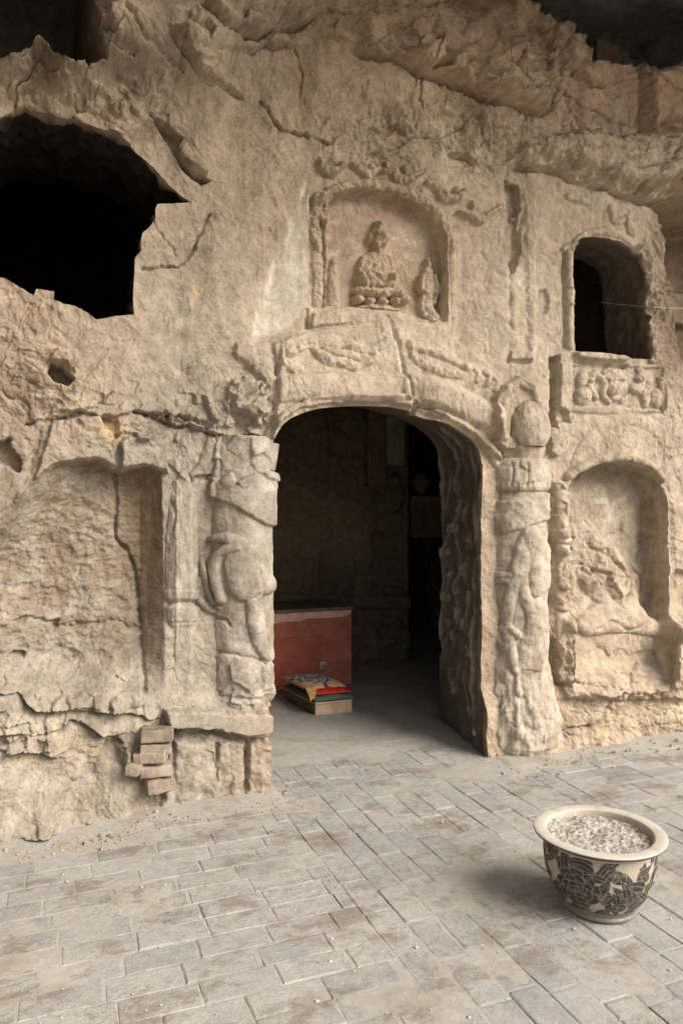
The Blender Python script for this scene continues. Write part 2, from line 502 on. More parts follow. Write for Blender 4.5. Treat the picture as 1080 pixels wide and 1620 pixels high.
# --- upper left: overhanging bedding and diagonal fractures
lip([(150, 0), (170, 40), (200, 80), (208, 120)], .05, .10, 22)
lip([(252, 22), (300, 75), (330, 115), (365, 135), (398, 158)], .05, .10, 20)
lip([(300, -10), (350, 20), (400, 60), (425, 52), (470, 40), (520, 8)], .05, .10, 22)
groove([(160, -10), (180, 45), (210, 75)], .10, 7)
groove([(200, 0), (240, 60), (290, 110)], .04, 4)
m, w = plate([(230, 177), (262, 196), (290, 217), (282, 243), (303, 264), (338, 286), (318, 292), (295, 276), (272, 240), (252, 206)], dh=-.11, edge=4, jag=3)
lip([(226, 174), (262, 194), (290, 216)], .05, 0, 16, 2)
plate([(290, 225), (325, 255), (338, 283), (303, 266), (283, 244)], dh=.05, edge=4, jag=3)
T = np.zeros(SH)
for (a, b, c, d, r_, h) in [(42, 108, 12, 16, 0, .04), (62, 118, 10, 14, 20, .04), (85, 122, 16, 8, 10, .035), (105, 122, 9, 9, 0, .03), (128, 104, 9, 10, 0, .035), (115, 158, 8, 12, 30, .03),
                            (140, 170, 8, 10, 0, .03), (188, 168, 14, 26, -25, .045), (160, 140, 28, 8, 30, .03), (25, 150, 12, 14, 0, .03), (60, 155, 10, 12, 0, .025), (205, 160, 8, 30, -30, .035)]:
    blob(a, b, c, d, r_, h * 1.3, T)
T *= (0.75 + .5 * fbm(X * 25, Z * 25, 55, 2)); H += T

# --- main cave window upper left: crumbling rim
lip([(0, 186), (40, 174), (90, 182), (140, 197), (190, 217), (215, 242)], .03, 0, 14, 2)
# --- left side: hollow, cracks, the broken string course
plate([(74, 590), (80, 574), (100, 578), (120, 600), (108, 612), (86, 604)], dh=-.16, edge=3, jag=3, js=.03)
plate([(70, 572), (92, 548), (124, 568), (122, 596), (102, 578), (84, 574)], dh=.05, edge=5, jag=4)
plate([(-20, 700), (15, 690), (38, 735), (30, 750), (0, 735), (-20, 740)], dh=-.09, edge=6, jag=5)
groove([(170, 556), (130, 600), (78, 650), (40, 760), (0, 822)], .02, 3.5, 4)
lip([(78, 655), (120, 650), (165, 656), (215, 655), (262, 664), (300, 668), (330, 686), (400, 690), (428, 697)], .035, .05, 16, 5)
plate([(160, 654), (187, 662), (192, 690), (176, 700), (160, 680)], dh=-.05, edge=4, jag=4)
groove([(230, 655), (290, 668), (330, 672)], .05, 4)
plate([(318, 624), (330, 626), (350, 668), (338, 672), (322, 645)], dh=.06, edge=4, jag=2)
plate([(355, 600), (395, 590), (428, 622), (424, 668), (405, 684), (362, 650)], dh=.08, edge=14, jag=8)
m = box_mask([(340, 580), (435, 700)], 0)
fh3, _ = facets(X[m] * 9, Z[m] * 11, 44, 1.3); H[m] += .045 * (fh3 - .5) * (soft(392, 640, 42, 48)[m])
plate([(372, 540), (400, 545), (432, 560), (438, 600), (425, 620), (395, 590), (365, 560)], dh=.035, edge=8, jag=4)

# --- left panel (a cut-back wall) with its overhanging blocks
LP = [(-190, 930), (-60, 862), (0, 818), (40, 772), (84, 738), (120, 730), (150, 727), (180, 741), (192, 745), (226, 738), (256, 746), (262, 1000), (263, 1130), (200, 1124), (120, 1118), (0, 1108), (-190, 1105)]
plate([(82, 664), (158, 656), (186, 690), (184, 741), (150, 727), (120, 730), (84, 738), (52, 764)], dh=.05, edge=5, jag=2)
plate([(188, 700), (200, 690), (262, 684), (268, 752), (256, 745), (226, 737), (191, 745)], dh=.06, edge=5, jag=2.5)
plate([(212, 682), (240, 686), (236, 700), (216, 696)], dh=.05, edge=3, jag=2)
left_line = [(-190, 930), (-60, 862), (0, 818), (40, 772), (84, 738)]
m, w = plate(LP, dh=-.17, edge=4, jag=1.5,
             ramp=lambda a, b: np.clip((261 - a) / 34, 0, 1) * ss(1112, 1040, b) * ss(0, 70, seg_dist(a, b, left_line)[0] + 12))
chips = ridged(X[m] * 12 + Z[m] * 5, Z[m] * 24 - X[m] * 4, 21, 3)
H[m] += w * .012 * (chips - .4) * ss(205, 180, S[m]); H[m] += w * .012 * fbm(X[m] * 10, Z[m] * 16, 19, 3)
groove([(187, 742), (189, 800), (188, 850), (208, 876), (219, 905), (226, 960), (231, 1030), (230, 1095)], .045, 3.0, 2, .08)
groove([(0, 1000), (50, 985), (110, 1000), (180, 992), (232, 1006)], .03, 4, 5)
plate([(8, 1048), (20, 1036), (42, 1040), (38, 1052)], dh=-.05, edge=4, jag=3)
plate([(80, 990), (95, 985), (98, 1005), (84, 1008)], dh=-.035, edge=4, jag=3)
# --- ledges at the foot of the left wall
lip([(-60, 1090), (30, 1100), (60, 1118), (120, 1128), (160, 1122), (215, 1132), (262, 1142)], .03, .05, 14, 5)
lip([(-60, 1150), (30, 1162), (70, 1158), (120, 1142), (170, 1160), (225, 1165)], .03, .05, 14, 5)
lip([(-20, 1184), (30, 1182), (60, 1190), (100, 1203), (118, 1205)], .04, .06, 12, 4)
lip([(15, 1322), (60, 1322), (100, 1318), (170, 1312)], .03, .05, 12, 4)
plate([(170, 1106), (185, 1100), (205, 1108), (204, 1132), (176, 1130)], dh=.05, edge=5, jag=3)
plate([(105, 1100), (130, 1096), (165, 1100), (160, 1120), (110, 1122)], dh=.03, edge=5, jag=4)
plate([(160, 1170), (185, 1165), (205, 1185), (200, 1215), (180, 1215), (165, 1195)], dh=-.07, edge=7, jag=5)
plate([(178, 1172), (200, 1176), (214, 1200), (206, 1222), (190, 1200)], dh=.06, edge=6, jag=4)
plate([(225, 1150), (272, 1150), (268, 1270), (238, 1290), (226, 1220)], dh=-.06, edge=8, jag=4)
# --- plinth under the left columns
PL_LEDGE = [(260, 1122), (300, 1118), (440, 1122), (446, 1160), (400, 1166), (330, 1152), (262, 1152)]
plate(PL_LEDGE, level=.225, edge=5, jag=3)
for (a, b, dh) in [(276, 342, .178), (345, 389, .170), (392, 443, .198)]:
    plate([(a, 1172), (b, 1170), (b, 1300), (a - 6, 1300)], level=dh, edge=6, jag=3)
    m = box_mask([(a, 1168), (b, 1300)], 0); H[m] += .016 * fbm(X[m] * 9, Z[m] * 9, 541, 4) + .012 * (facets(X[m] * 9, Z[m] * 8, 545)[0] - .5)
groove([(343, 1180), (344, 1245)], .03, 2.2, 2); groove([(391, 1180), (390, 1250)], .04, 2.2, 2)
groove([(276, 1160), (330, 1160), (400, 1175), (440, 1168)], .06, 4, 3)
plinth_mask = (inside(S, R, [(262, 1118), (446, 1118), (450, 1300), (250, 1300), (276, 1165), (262, 1155)]))

# --- door arch: lintel body, upper roll, arch roll, reliefs
LINTEL = [(440, 538), (490, 521), (560, 510), (615, 500), (660, 506), (720, 535), (796, 592), (800, 640), (790, 735), (764, 712), (742, 688), (700, 664), (650, 648), (600, 641), (520, 642), (470, 650), (445, 668), (428, 690), (430, 640)]
plate(LINTEL, dh=.035, edge=6, jag=1.5)
plate([(490, 521), (490, 492), (560, 487), (612, 497), (615, 508), (560, 514)], dh=.03, edge=6, jag=2)
plate([(446, 592), (520, 586), (600, 592), (637, 596), (646, 634), (600, 636), (520, 634), (470, 642), (440, 660)], dh=.03, edge=9, jag=1)
plate([(642, 592), (700, 604), (760, 628), (786, 652), (786, 705), (750, 680), (700, 655), (655, 640)], dh=.03, edge=12, jag=1)
tube([(440, 618), (500, 612), (580, 616), (636, 614)], 22, .03)
tube([(650, 614), (700, 628), (750, 652), (780, 676)], 24, .035)
tube([(424, 696), (436, 676), (458, 656), (500, 641), (560, 634), (620, 636), (648, 642)], 11, .05)
tube([(664, 652), (700, 662), (740, 682), (768, 706), (784, 732)], 8, .035)
plate([(640, 640), (664, 640), (700, 655), (700, 668), (668, 664), (650, 656)], dh=-.05, edge=4, jag=3)
tube([(432, 690), (440, 640), (442, 580), (438, 548)], 7, .03)
T = np.zeros(SH)
for pts, r_, h in [([(455, 560), (485, 545), (500, 560), (515, 572), (540, 575), (560, 582)], 8, .022), ([(520, 552), (545, 545), (575, 556), (600, 548), (610, 540)], 7, .02),
                   ([(505, 545), (530, 558), (560, 565), (585, 570)], 6, .018), ([(560, 585), (580, 572), (590, 560)], 6, .016), ([(645, 545), (655, 570), (690, 588), (725, 595)], 7, .02),
                   ([(655, 550), (690, 562), (720, 575), (735, 582)], 7, .02), ([(745, 585), (752, 592), (748, 604)], 4, .016), ([(762, 590), (768, 598), (764, 610)], 4, .016), ([(778, 600), (783, 606), (779, 618)], 4, .016),
                   ([(448, 575), (462, 585), (480, 588)], 7, .018)]:
    tube(pts, r_, h, T)
T *= (0.8 + .5 * fbm(X * 22, Z * 22, 51, 2)); H += 1.25 * T
groove([(614, 500), (622, 530), (632, 565), (638, 600), (648, 640), (656, 655)], .035, 2.6, 1.5, .08)
plate([(480, 488), (489, 486), (489, 521), (481, 523)], dh=-.035, edge=2.5)
m = inside(S, R, LINTEL) | ((T > .004) & (R < 610))
mark(m, 1); mark(T > .004, 42)
for ln, wd, lb in (([(440, 618), (500, 612), (580, 616), (636, 614)], 20, 41), ([(650, 614), (700, 628), (750, 652), (780, 676)], 21, 41),
                   ([(424, 696), (436, 676), (458, 656), (500, 641), (560, 634), (620, 636), (648, 642)], 12, 40), ([(664, 652), (700, 662), (740, 682), (768, 706), (784, 732)], 10, 40)):
    q = box_mask(ln, 30); LQ_ = LAB[q]; LQ_[(seg_dist(S[q], R[q], curve(ln, 5))[0] < wd) & (LQ_ > 0)] = lb; LAB[q] = LQ_

# --- Buddha niche
NI = [(516, 345), (520, 318), (532, 305), (555, 298), (580, 297), (620, 302), (655, 316), (685, 338), (702, 366), (706, 420), (707, 512), (672, 506), (640, 494), (600, 490), (560, 486), (516, 484)]
NI0 = -.085
m, w = plate(NI, dh=-.125, edge=4, jag=1.2, ramp=lambda a, b: ss(512, 478, b) * .85 + .15)
mark(inside(S, R, NI), 2)
plate([(488, 312), (516, 312), (516, 486), (486, 490)], dh=-.03, edge=4, jag=2)
tube([(505, 318), (520, 304), (548, 293), (580, 290), (622, 295), (662, 310), (692, 334), (706, 362), (712, 395)], 7, .025)
tube([(702, 372), (705, 440), (708, 505)], 4, .02)
tube([(712, 385), (714, 440), (716, 500)], 5, .015)
m = box_mask([(495, 285), (720, 400)], 0); H[m] += .012 * fbm(X[m] * 30, Z[m] * 30, 88, 2) * (np.abs(seg_dist(S[m], R[m], curve([(505, 318), (520, 304), (548, 293), (580, 290), (622, 295), (662, 310), (692, 334), (706, 362), (712, 395)]))[0]) < 9)
Sk, Rk = S.copy(), R.copy()
S[:] = V0[0] + (S - V0[0]) / (1 + .10 / D); R[:] = V0[1] + (R - V0[1]) / (1 + .07 / D)
def figure(i, shapes, n=.12, amp=1.0, names=None):
    """union of rounded forms raised on the rock, then weathered; labels the surface i"""
    T = np.zeros(SH); W = np.zeros(SH, np.int8)
    for sh in shapes:
        T0 = T.copy()
        if sh[0] == 'b': blob(*sh[1:7], T)
        else: tube(sh[1], None, sh[2], T, rad=sh[3])
        if names: W[(T > T0)] = sh[-1]
    mk = T > .008
    T *= 1 + n * fbm(X * 28, Z * 28, i * 3, 2)
    H[:] += T * amp
    if names:
        for k in range(len(names)):
            mark(mk & (W == k), i + k)
    else: mark(mk, i)
figure(10, [('b', 596, 374, 13, 19, 0, .115, 0), ('b', 596, 355, 7, 8, 0, .095, 0), ('b', 596, 388, 10, 7, 0, .105, 0), ('b', 583, 376, 3, 11, 0, .06, 0), ('b', 609, 376, 3, 11, 0, .06, 0),
            ('t', [(596, 388), (596, 402)], .07, [7, 9], 1),
            ('b', 593, 424, 25, 30, 0, .095, 1), ('b', 570, 428, 9, 27, 8, .075, 1), ('b', 616, 428, 9, 27, -8, .075, 1), ('b', 593, 406, 22, 9, 0, .065, 1),
            ('t', [(565, 436), (576, 450), (594, 450)], .105, [7, 7, 6], 1), ('t', [(620, 436), (612, 450), (598, 452)], .105, [7, 7, 6], 1),
            ('b', 570, 460, 16, 8, 8, .10, 2), ('b', 624, 462, 20, 9, 6, .10, 2), ('b', 596, 462, 32, 10, 0, .10, 2), ('b', 596, 486, 36, 6, 3, .085, 2),
            ('b', 564, 473, 10, 8, 0, .10, 2), ('b', 582, 476, 9, 8, 0, .105, 2), ('b', 602, 477, 10, 8, 0, .10, 2), ('b', 622, 476, 9, 8, 0, .105, 2), ('b', 637, 473, 9, 8, 0, .10, 2)], .22, 1.0, ['head', 'torso', 'lotus_seat'])
NAMES[10] = 'head'; NAMES[11] = 'torso'; NAMES[12] = 'lotus_seat'
groove([(560, 468), (578, 470), (596, 474), (620, 472), (640, 470)], .018, 2.2, 2)
groove([(558, 480), (590, 486), (640, 484)], .014, 2.2, 2)
groove([(580, 412), (590, 436), (606, 446)], .010, 2, 1); groove([(586, 404), (600, 424), (612, 438)], .008, 2, 1)
groove([(586, 371), (593, 371)], .012, 1.6, 0); groove([(600, 371), (607, 371)], .012, 1.6, 0); groove([(592, 384), (601, 384)], .012, 1.5, 0)
figure(13, [('b', 672, 420, 6, 9, 0, .075), ('b', 672, 412, 4, 5, 0, .065), ('t', [(672, 430), (672, 455), (673, 480), (673, 502)], .07, [9, 12, 10, 11]), ('t', [(663, 438), (660, 455), (667, 464)], .08, [5, 5, 4]),
            ('t', [(681, 438), (685, 456), (682, 480)], .07, [5, 5, 4]), ('t', [(664, 470), (662, 500)], .06, [4, 5])], .15)
figure(14, [('b', 527, 414, 6, 8, 0, .03), ('t', [(527, 424), (528, 450), (528, 480)], .028, [8, 10, 9])], .2)
S[:] = Sk; R[:] = Rk
figure(15, [('b', 504, 316, 11, 14, 0, .05), ('b', 508, 334, 8, 9, 0, .045), ('t', [(503, 330), (498, 350), (502, 372), (506, 395)], .035, [9, 10, 9, 6]), ('t', [(510, 342), (514, 352)], .04, [5, 4]), ('t', [(503, 400), (506, 440), (504, 478)], .022, [9, 9, 8])], .4)

CF = [(488, 288), (470, 330), (440, 400), (414, 470), (402, 545), (438, 540), (486, 500), (485, 330)]
m = box_mask(CF, 30)
d = sdist(S[m], R[m], CF); w = 1 - ss(-12, 10, d)
xl = np.interp(R[m], [288, 330, 400, 470, 545], [488, 470, 440, 414, 402]); f = np.clip((S[m] - xl) / np.maximum(8, 486 - xl), 0, 1)
H[m] += (-.045 + .07 * f + .30 * (H[m] - HM[m]) + HM[m] - H[m]) * w
# --- flying figures above the niche
APS = [([(505, 255), (512, 268), (524, 272), (538, 266)], [5, 8, 9, 4], (540, 262, 6, 6)),
       ([(556, 262), (570, 268), (584, 276), (596, 268), (612, 272)], [4, 7, 8, 6, 3], (588, 262, 5, 6)),
       ([(610, 258), (622, 270), (634, 284), (650, 281), (672, 270)], [4, 8, 9, 7, 3], (641, 266, 6, 7)),
       ([(672, 290), (690, 298), (700, 313), (716, 316), (730, 304)], [3, 7, 9, 8, 3], (718, 303, 5, 6)),
       ([(722, 338), (740, 342), (755, 350), (768, 342), (790, 328)], [3, 6, 8, 6, 3], (744, 326, 5, 7))]
for k, (p, r_, hd) in enumerate(APS):
    figure(20 + k, [('t', p, .05, r_), ('b', *hd, 0, .042)], .3)
# broken rock above the niche
for p in [[(600, 165), (625, 200), (665, 225)], [(685, 215), (700, 240), (735, 245), (770, 262), (800, 266)], [(620, 190), (640, 180), (655, 215)], [(690, 165), (720, 175), (735, 195)], [(560, 250), (590, 240), (640, 235)]]:
    lip(p, .03, .045, 12, 6)
# --- top boulder, undercut along a long bedding crack
lip([(540, 72), (590, 88), (650, 92), (690, 112), (720, 124), (750, 136), (790, 150), (830, 165), (868, 174), (884, 156), (904, 148)], .07, .10, 26, 5)
plate([(728, 130), (755, 132), (798, 150), (800, 164), (770, 166), (738, 150)], dh=-.07, edge=6, jag=5)
lip([(330, 80), (400, 76), (470, 70), (560, 60)], .03, .05, 16, 6)
plate([(850, 60), (905, 5), (925, 20), (930, 60), (940, 100), (905, 110), (870, 90)], dh=.10, edge=12, jag=8)
groove([(840, 30), (870, 60), (910, 110), (945, 130)], .08, 6, 6)
plate([(1010, 120), (1100, 100), (1250, 110), (1250, 230), (1100, 215), (1012, 215)], dh=.10, edge=10, jag=3)
groove([(1010, 110), (1009, 215)], .06, 4, 3)
groove([(1008, 216), (1050, 205), (1120, 212)], .10, 8, 4)
groove([(900, 160), (930, 190), (1000, 200)], .04, 5, 6)
# --- ledge over the right part
LE = [(852, 214), (905, 204), (1000, 222), (1080, 236), (1300, 250), (1300, 330), (1120, 312), (1080, 308), (1020, 320), (985, 312), (940, 296), (900, 282), (852, 262), (790, 265), (800, 240)]
plate(LE, dh=.16, edge=22, jag=7, ramp=lambda a, b: ss(780, 920, a) * .75 + .25 + ss(960, 1060, a) * .9)
lip([(800, 264), (850, 264), (900, 284), (945, 300), (990, 314), (1030, 321), (1080, 310), (1200, 316)], .04, .07, 16, 4)
groove([(900, 240), (960, 262), (1010, 285), (1040, 300)], .03, 4, 6); groove([(1010, 240), (1060, 265), (1075, 300)], .03, 4, 5); groove([(940, 225), (990, 250), (1060, 250)], .02, 3, 5)
plate([(1022, 318), (1080, 308), (1300, 316), (1300, 640), (1120, 600), (1076, 568), (1068, 500), (1058, 430), (1050, 380), (1040, 350)], dh=-.85, edge=12, jag=4)
plate([(1060, 420), (1100, 412), (1300, 420), (1300, 500), (1090, 470), (1068, 450)], dh=.10, edge=8, jag=4)
groove([(1055, 400), (1090, 395), (1130, 402)], .05, 4, 3)
# --- vertical notch and blocks right of the niche
plate([(797, 283), (824, 290), (826, 330), (820, 345), (803, 345), (800, 320)], dh=-.08, edge=3, jag=1.5)
plate([(803, 345), (822, 345), (826, 400), (816, 430), (806, 440), (805, 400)], dh=-.05, edge=3, jag=2.5)
groove([(826, 340), (816, 400), (808, 450), (808, 520)], .025, 3, 3)
plate([(826, 300), (850, 310), (850, 560), (836, 590), (830, 480)], dh=.02, edge=8, jag=3)
plate([(852, 458), (866, 452), (872, 475), (868, 498), (855, 500), (850, 480)], dh=-.03, edge=4, jag=2)
plate([(804, 552), (840, 556), (840, 572), (804, 570)], dh=.03, edge=4, jag=1.5)
groove([(806, 572), (838, 574)], .03, 3, 1)
plate([(868, 562), (886, 560), (892, 600), (890, 640), (886, 678), (868, 676)], dh=-.10, edge=4, jag=2)
plate([(866, 690), (885, 684), (905, 712), (880, 724), (866, 716)], dh=.05, edge=4, jag=3)
plate([(886, 640), (906, 650), (905, 668), (888, 670)], dh=-.05, edge=3, jag=3)
# --- right window: colonnette, carved frame, sill
for (a, b, r_) in [((900, 398), (900, 452), 6), ((901, 462), (900, 478), 7.5), ((901, 486), (901, 548), 6)]: tube([a, b], r_, .035, None, False)
tube([(892, 394), (900, 388), (908, 386)], 5, .03)
groove([(893, 400), (893, 548)], .025, 2.2, 1)
T = np.zeros(SH)
tube([(1012, 392), (1024, 412), (1028, 450), (1030, 500)], 8, .045, T); tube([(1032, 505), (1034, 568)], 7, .04, T)
T *= 1 + .9 * noise(S * .10, R * .10, 61); H += np.clip(T, 0, .08)
tube([(905, 392), (920, 374), (945, 366), (980, 372), (1008, 390)], 6, .025)
SILL = [(906, 556), (950, 557), (985, 563), (990, 566), (990, 574), (940, 571), (905, 566)]
plate(SILL, dh=.06, edge=3, jag=1); groove([(912, 574), (990, 580)], .03, 3, 1.5)
mark((S > 885) & (S < 1044) & (R > 362) & (R < 574) & (HM > -1) & ~((S > 990) & (R > 568)), 30)
mark((S > 889) & (S < 909) & (R > 386) & (R < 550), 43); mark(inside(S, R, SILL), 44); mark((S > 1004) & (S < 1044) & (R > 388) & (R < 570) & (S > 1000 + (R - 380) * .06), 45)
for p in [[(965, 330), (972, 350), (985, 348)], [(990, 345), (1000, 370)], [(900, 310), (930, 320)]]: tube(p, 6, .03)
# --- relief panel below the window
plate([(906, 576), (1052, 580), (1052, 650), (906, 642)], dh=-.02, edge=3, jag=1)
PAN = []
for sh in [('b', 925, 626, 14, 16, 0, .045), ('b', 923, 600, 9, 16, 10, .04), ('b', 938, 596, 7, 9, 0, .035), ('t', [(935, 612), (946, 628)], .035, [6, 5]), ('t', [(943, 590), (958, 606), (956, 624), (966, 636)], .03, [5, 5, 5, 4]),
           ('b', 974, 612, 12, 15, 0, .045), ('t', [(964, 600), (986, 600)], .04, [4, 4]), ('b', 974, 630, 7, 5, 0, .03), ('t', [(985, 634), (996, 626)], .03, [5, 4]), ('b', 1013, 598, 9, 7, 0, .04), ('b', 1012, 585, 6, 6, 0, .03),
           ('t', [(1004, 614), (1020, 622), (1022, 640)], .035, [8, 9, 6]), ('b', 1040, 630, 11, 16, 0, .04), ('t', [(1046, 600), (1050, 625), (1050, 646)], .035, [5, 5, 4]), ('t', [(958, 588), (966, 582)], .025, [4, 4])]:
    PAN.append(sh + ((0, 0, 0, 0, 0, 1, 1, 1, 1, 2, 2, 2, 3, 3, 0)[len(PAN)],))
mark((S > 906) & (S < 1052) & (R > 576) & (R < 648), 31)
figure(50, PAN, .15, 1.0, ['kneeling_figure', 'vase', 'kneeling_figure', 'standing_figure'])
groove([(908, 652), (960, 656), (1050, 654)], .02, 3, 2)
# --- right niche with the worn seated figure
tube([(912, 736), (930, 700), (960, 672), (1000, 662), (1040, 680), (1062, 716)], 10, .013)
tube([(900, 752), (914, 742), (948, 728), (985, 724), (1020, 734), (1046, 758)], 8, .05)
RN = [(902, 768), (910, 750), (925, 742), (950, 732), (990, 729), (1025, 740), (1046, 762), (1052, 800), (1056, 940), (1060, 1090), (1000, 1100), (902, 1100)]
m, w = plate(RN, dh=-.20, edge=4, jag=1.2, ramp=lambda a, b: ss(1100, 1040, b))
mark(inside(S, R, RN), 33)
# the back of the niche is seen displaced by its depth; the figure is drawn where it is seen
Sk, Rk = S.copy(), R.copy()
S[:] = V0[0] + (P0X - V0[0]) / (1 + .14 / D); R[:] = V0[1] + (P0Y - V0[1]) / (1 + .14 / D)
H += .012 * ss(890, 770, R) * 0
BODY = [(850, 968), (918, 930), (928, 890), (945, 862), (965, 852), (985, 872), (998, 905), (1004, 940), (1008, 966), (1024, 972), (1034, 990), (1038, 1096), (850, 1096)]
m, w = plate(BODY, dh=.10, edge=16, jag=3, ramp=lambda a, b: .35 + .65 * ss(920, 985, b))
mark(inside(S, R, BODY), 34)
T = np.zeros(SH)
tube([(905, 985), (945, 972), (990, 975), (1020, 992)], None, .05, T, rad=[16, 24, 24, 14]); tube([(925, 905), (935, 935), (950, 955)], None, .03, T, rad=[12, 13, 9]); tube([(1000, 915), (996, 940), (975, 956)], None, .03, T, rad=[10, 12, 9])
H += T
for p, dp in [([(930, 860), (955, 880), (985, 905), (1000, 925)], .012), ([(920, 900), (950, 930), (960, 950)], .03), ([(960, 880), (990, 915)], .025), ([(912, 960), (935, 940)], .02), ([(915, 990), (940, 978), (965, 992), (990, 978), (1010, 968)], .02),
              ([(905, 1028), (922, 1020), (938, 1032), (952, 1022), (968, 1030), (990, 1022), (1018, 1030)], .016), ([(905, 1052), (960, 1058), (1010, 1062)], .018), ([(960, 988), (962, 1015)], .012)]:
    groove(p, dp, 3.0, 2.0, .07)
plate([(930, 895), (960, 905), (965, 935), (940, 930)], dh=-.04, edge=6, jag=5); plate([(958, 925), (978, 905), (985, 935), (965, 950)], dh=.03, edge=4, jag=4)
m = (S > 905) & (S < 1020) & (R > 760) & (R < 960); H[m] += .02 * (facets(X[m] * 11, Z[m] * 9, 66, 1.2)[0] - .5) * ss(800, 870, R[m]) * ss(960, 920, R[m])
S[:] = Sk; R[:] = Rk
tube([(1050, 775), (1055, 900), (1060, 1070)], 4, .03)
plate([(1060, 790), (1090, 800), (1090, 900), (1066, 940)], dh=.015, edge=5, jag=3)
plate([(1066, 900), (1110, 905), (1110, 930), (1070, 922)], dh=-.06, edge=5, jag=3)
# --- broken pilaster between the right column and the niche
for (a, b, r_) in [((886, 770), (886, 842), 10), ((887, 850), (887, 868), 12), ((887, 874), (888, 925), 9), ((888, 932), (889, 955), 12), ((889, 965), (890, 1075), 10)]: tube([a, b], r_, .05, None, False)
groove([(870, 765), (872, 950), (876, 1080)], .06, 4, 2); groove([(878, 860), (898, 862)], .02, 2, 1); groove([(880, 958), (902, 962)], .02, 2, 2)
m = (S > 872) & (S < 902) & (R > 765) & (R < 1085); mark(m, 35)
H[m] += .02 * (facets(X[m] * 14, Z[m] * 12, 67, 1.2)[0] - .5)
# foot of the right wall: pitted
m = (R > 1080) & (S > 860); H[m] -= .022 * np.clip(ridged(X[m] * 8, Z[m] * 14, 91, 3) - .35, 0, 1)
groove([(880, 1082), (960, 1088), (1010, 1100), (1080, 1092)], .03, 5, 6)
# --- pointed halo behind the bud on the right column
HALO = [(a - 12, b + 2) for a, b in [(784, 700), (778, 660), (784, 628), (800, 608), (828, 592), (850, 606), (862, 640), (864, 690), (850, 712), (800, 712)]]
plate(HALO, dh=.075, edge=4, jag=1)
plate([(780, 692), (778, 657), (788, 630), (814, 608), (836, 620), (846, 650), (840, 702)], dh=-.025, edge=6, jag=1)
mark(inside(S, R, HALO), 36)
# claw that reaches from the left column onto the strip beside it
tube([(318, 888), (326, 920), (334, 948), (350, 962)], 6, .04); tube([(316, 950), (334, 964), (352, 958)], 7, .035); tube([(338, 690), (322, 735), (306, 752)], 9, .03)
plate([(303, 752), (336, 748), (336, 758), (305, 762)], dh=-.03, edge=3, jag=1.5)
mark(plinth_mask & (LAB == 0), 37)
for i, (a, b) in enumerate(((274, 343), (345, 390), (392, 450))): mark(plinth_mask & (R > 1168) & (S > a) & (S < b), 46 + i)

# --- thin cracks and small chips all over
rc = random.Random(5)
for k in range(46):
    x0, y0 = rc.uniform(0, 1080), rc.choice([rc.uniform(0, 330), rc.uniform(0, 700), rc.uniform(1000, 1300)])
    if (420 < x0 < 780 and y0 > 620) or (330 < x0 < 860 and 230 < y0 < 640) or (240 < x0 < 330 and y0 > 300 and y0 < 620): continue
    an = rc.choice([rc.gauss(.35, .3), rc.gauss(1.3, .4), rc.gauss(-.2, .25)]); P_ = [(x0, y0)]
    for q in range(rc.randint(3, 8)):
        an += rc.gauss(0, .35); L = rc.uniform(12, 34)
        P_.append((P_[-1][0] + L * math.cos(an), P_[-1][1] + L * math.sin(an)))
    groove(P_, rc.uniform(.018, .05), rc.uniform(1.3, 2.4), 3, .09)
    if rc.random() < .2: lip(P_, .018, .01, 8, 2)
fh4, fe4 = facets(X * 34 + wx * 2 + Z * 8, Z * 46 + wz * 2, 24)
chipm = np.clip(fbm(X * 2.7, Z * 2.7, 561, 3) + .15, 0, 1)
H += .0034 * (fh4 - .5) * np.clip(chipm * 1.3 + .5 * (rough - .3), 0.05, 1.1)

# --- colours of the stone, some with shade painted in
tint = np.empty(SH + (3,)); tint[:] = (0.395, 0.312, 0.228)
def stain(w, col, a=1.0):
    tint[:] += (np.asarray(col) - tint) * (np.clip(w, 0, 1) * a)[..., None]
nz1 = fbm(X * 2.4, Z * 2.4, 101, 4); nz2 = fbm(X * 7 + wx, Z * 7 + wz, 111, 4); nz3 = fbm(X * 11, Z * 1.6, 121, 4)
stain(.5 + .6 * nz1, (.33, .265, .20), .6)
stain(ss(560, 900, R) * ss(460, 300, S) + soft(330, 700, 170, 330), (.305, .272, .228), .9)               # grey dust, lower left
stain(soft(700, 50, 330, 110) * (.75 + .5 * nz1), (.345, .232, .155), .95)                             # red upper rock, darkened for the shade of the overhang
stain(soft(1000, 170, 150, 70) * (.75 + .5 * nz1), (.40, .255, .165), .9)
stain(soft(950, 700, 190, 420) * (.7 + .4 * nz1), (.485, .422, .335), .9)                            # pale, washed
stain(soft(620, 540, 300, 130), (.490, .418, .322), .9)
stain(soft(610, 420, 110, 90), (.47, .365, .25), .7)
stain(poly_w([(488, 290), (470, 330), (440, 400), (410, 470), (400, 530), (440, 530), (486, 490), (484, 330)], 7) * (.8 + .8 * nz3), (.64, .575, .475), .95)
stain(poly_w([(450, 150), (495, 140), (490, 250), (455, 260)], 25) * (.5 + .8 * nz3), (.50, .42, .29), .7)
stain(poly_w([(690, 180), (740, 170), (740, 300), (700, 300)], 22) * (.4 + nz3), (.55, .47, .34), .7)
stain(poly_w([(800, 430), (850, 430), (845, 560), (800, 545)], 16) * (.4 + 1.2 * nz3), (.58, .50, .37), .8)
stain(poly_w([(612, 500), (618, 500), (648, 640), (640, 636)], 3), (.60, .54, .45), .8)
stain(inside(S, R, LP) * ss(1080, 960, R) * ss(.35, -.1, nz2) * .95, (.25, .195, .143), .8)
stain(inside(S, R, LP) * ss(185, 205, S) * ss(1050, 800, R), (.245, .185, .125), .8)  # darker strip: shade of the panel's recessed corner painted in
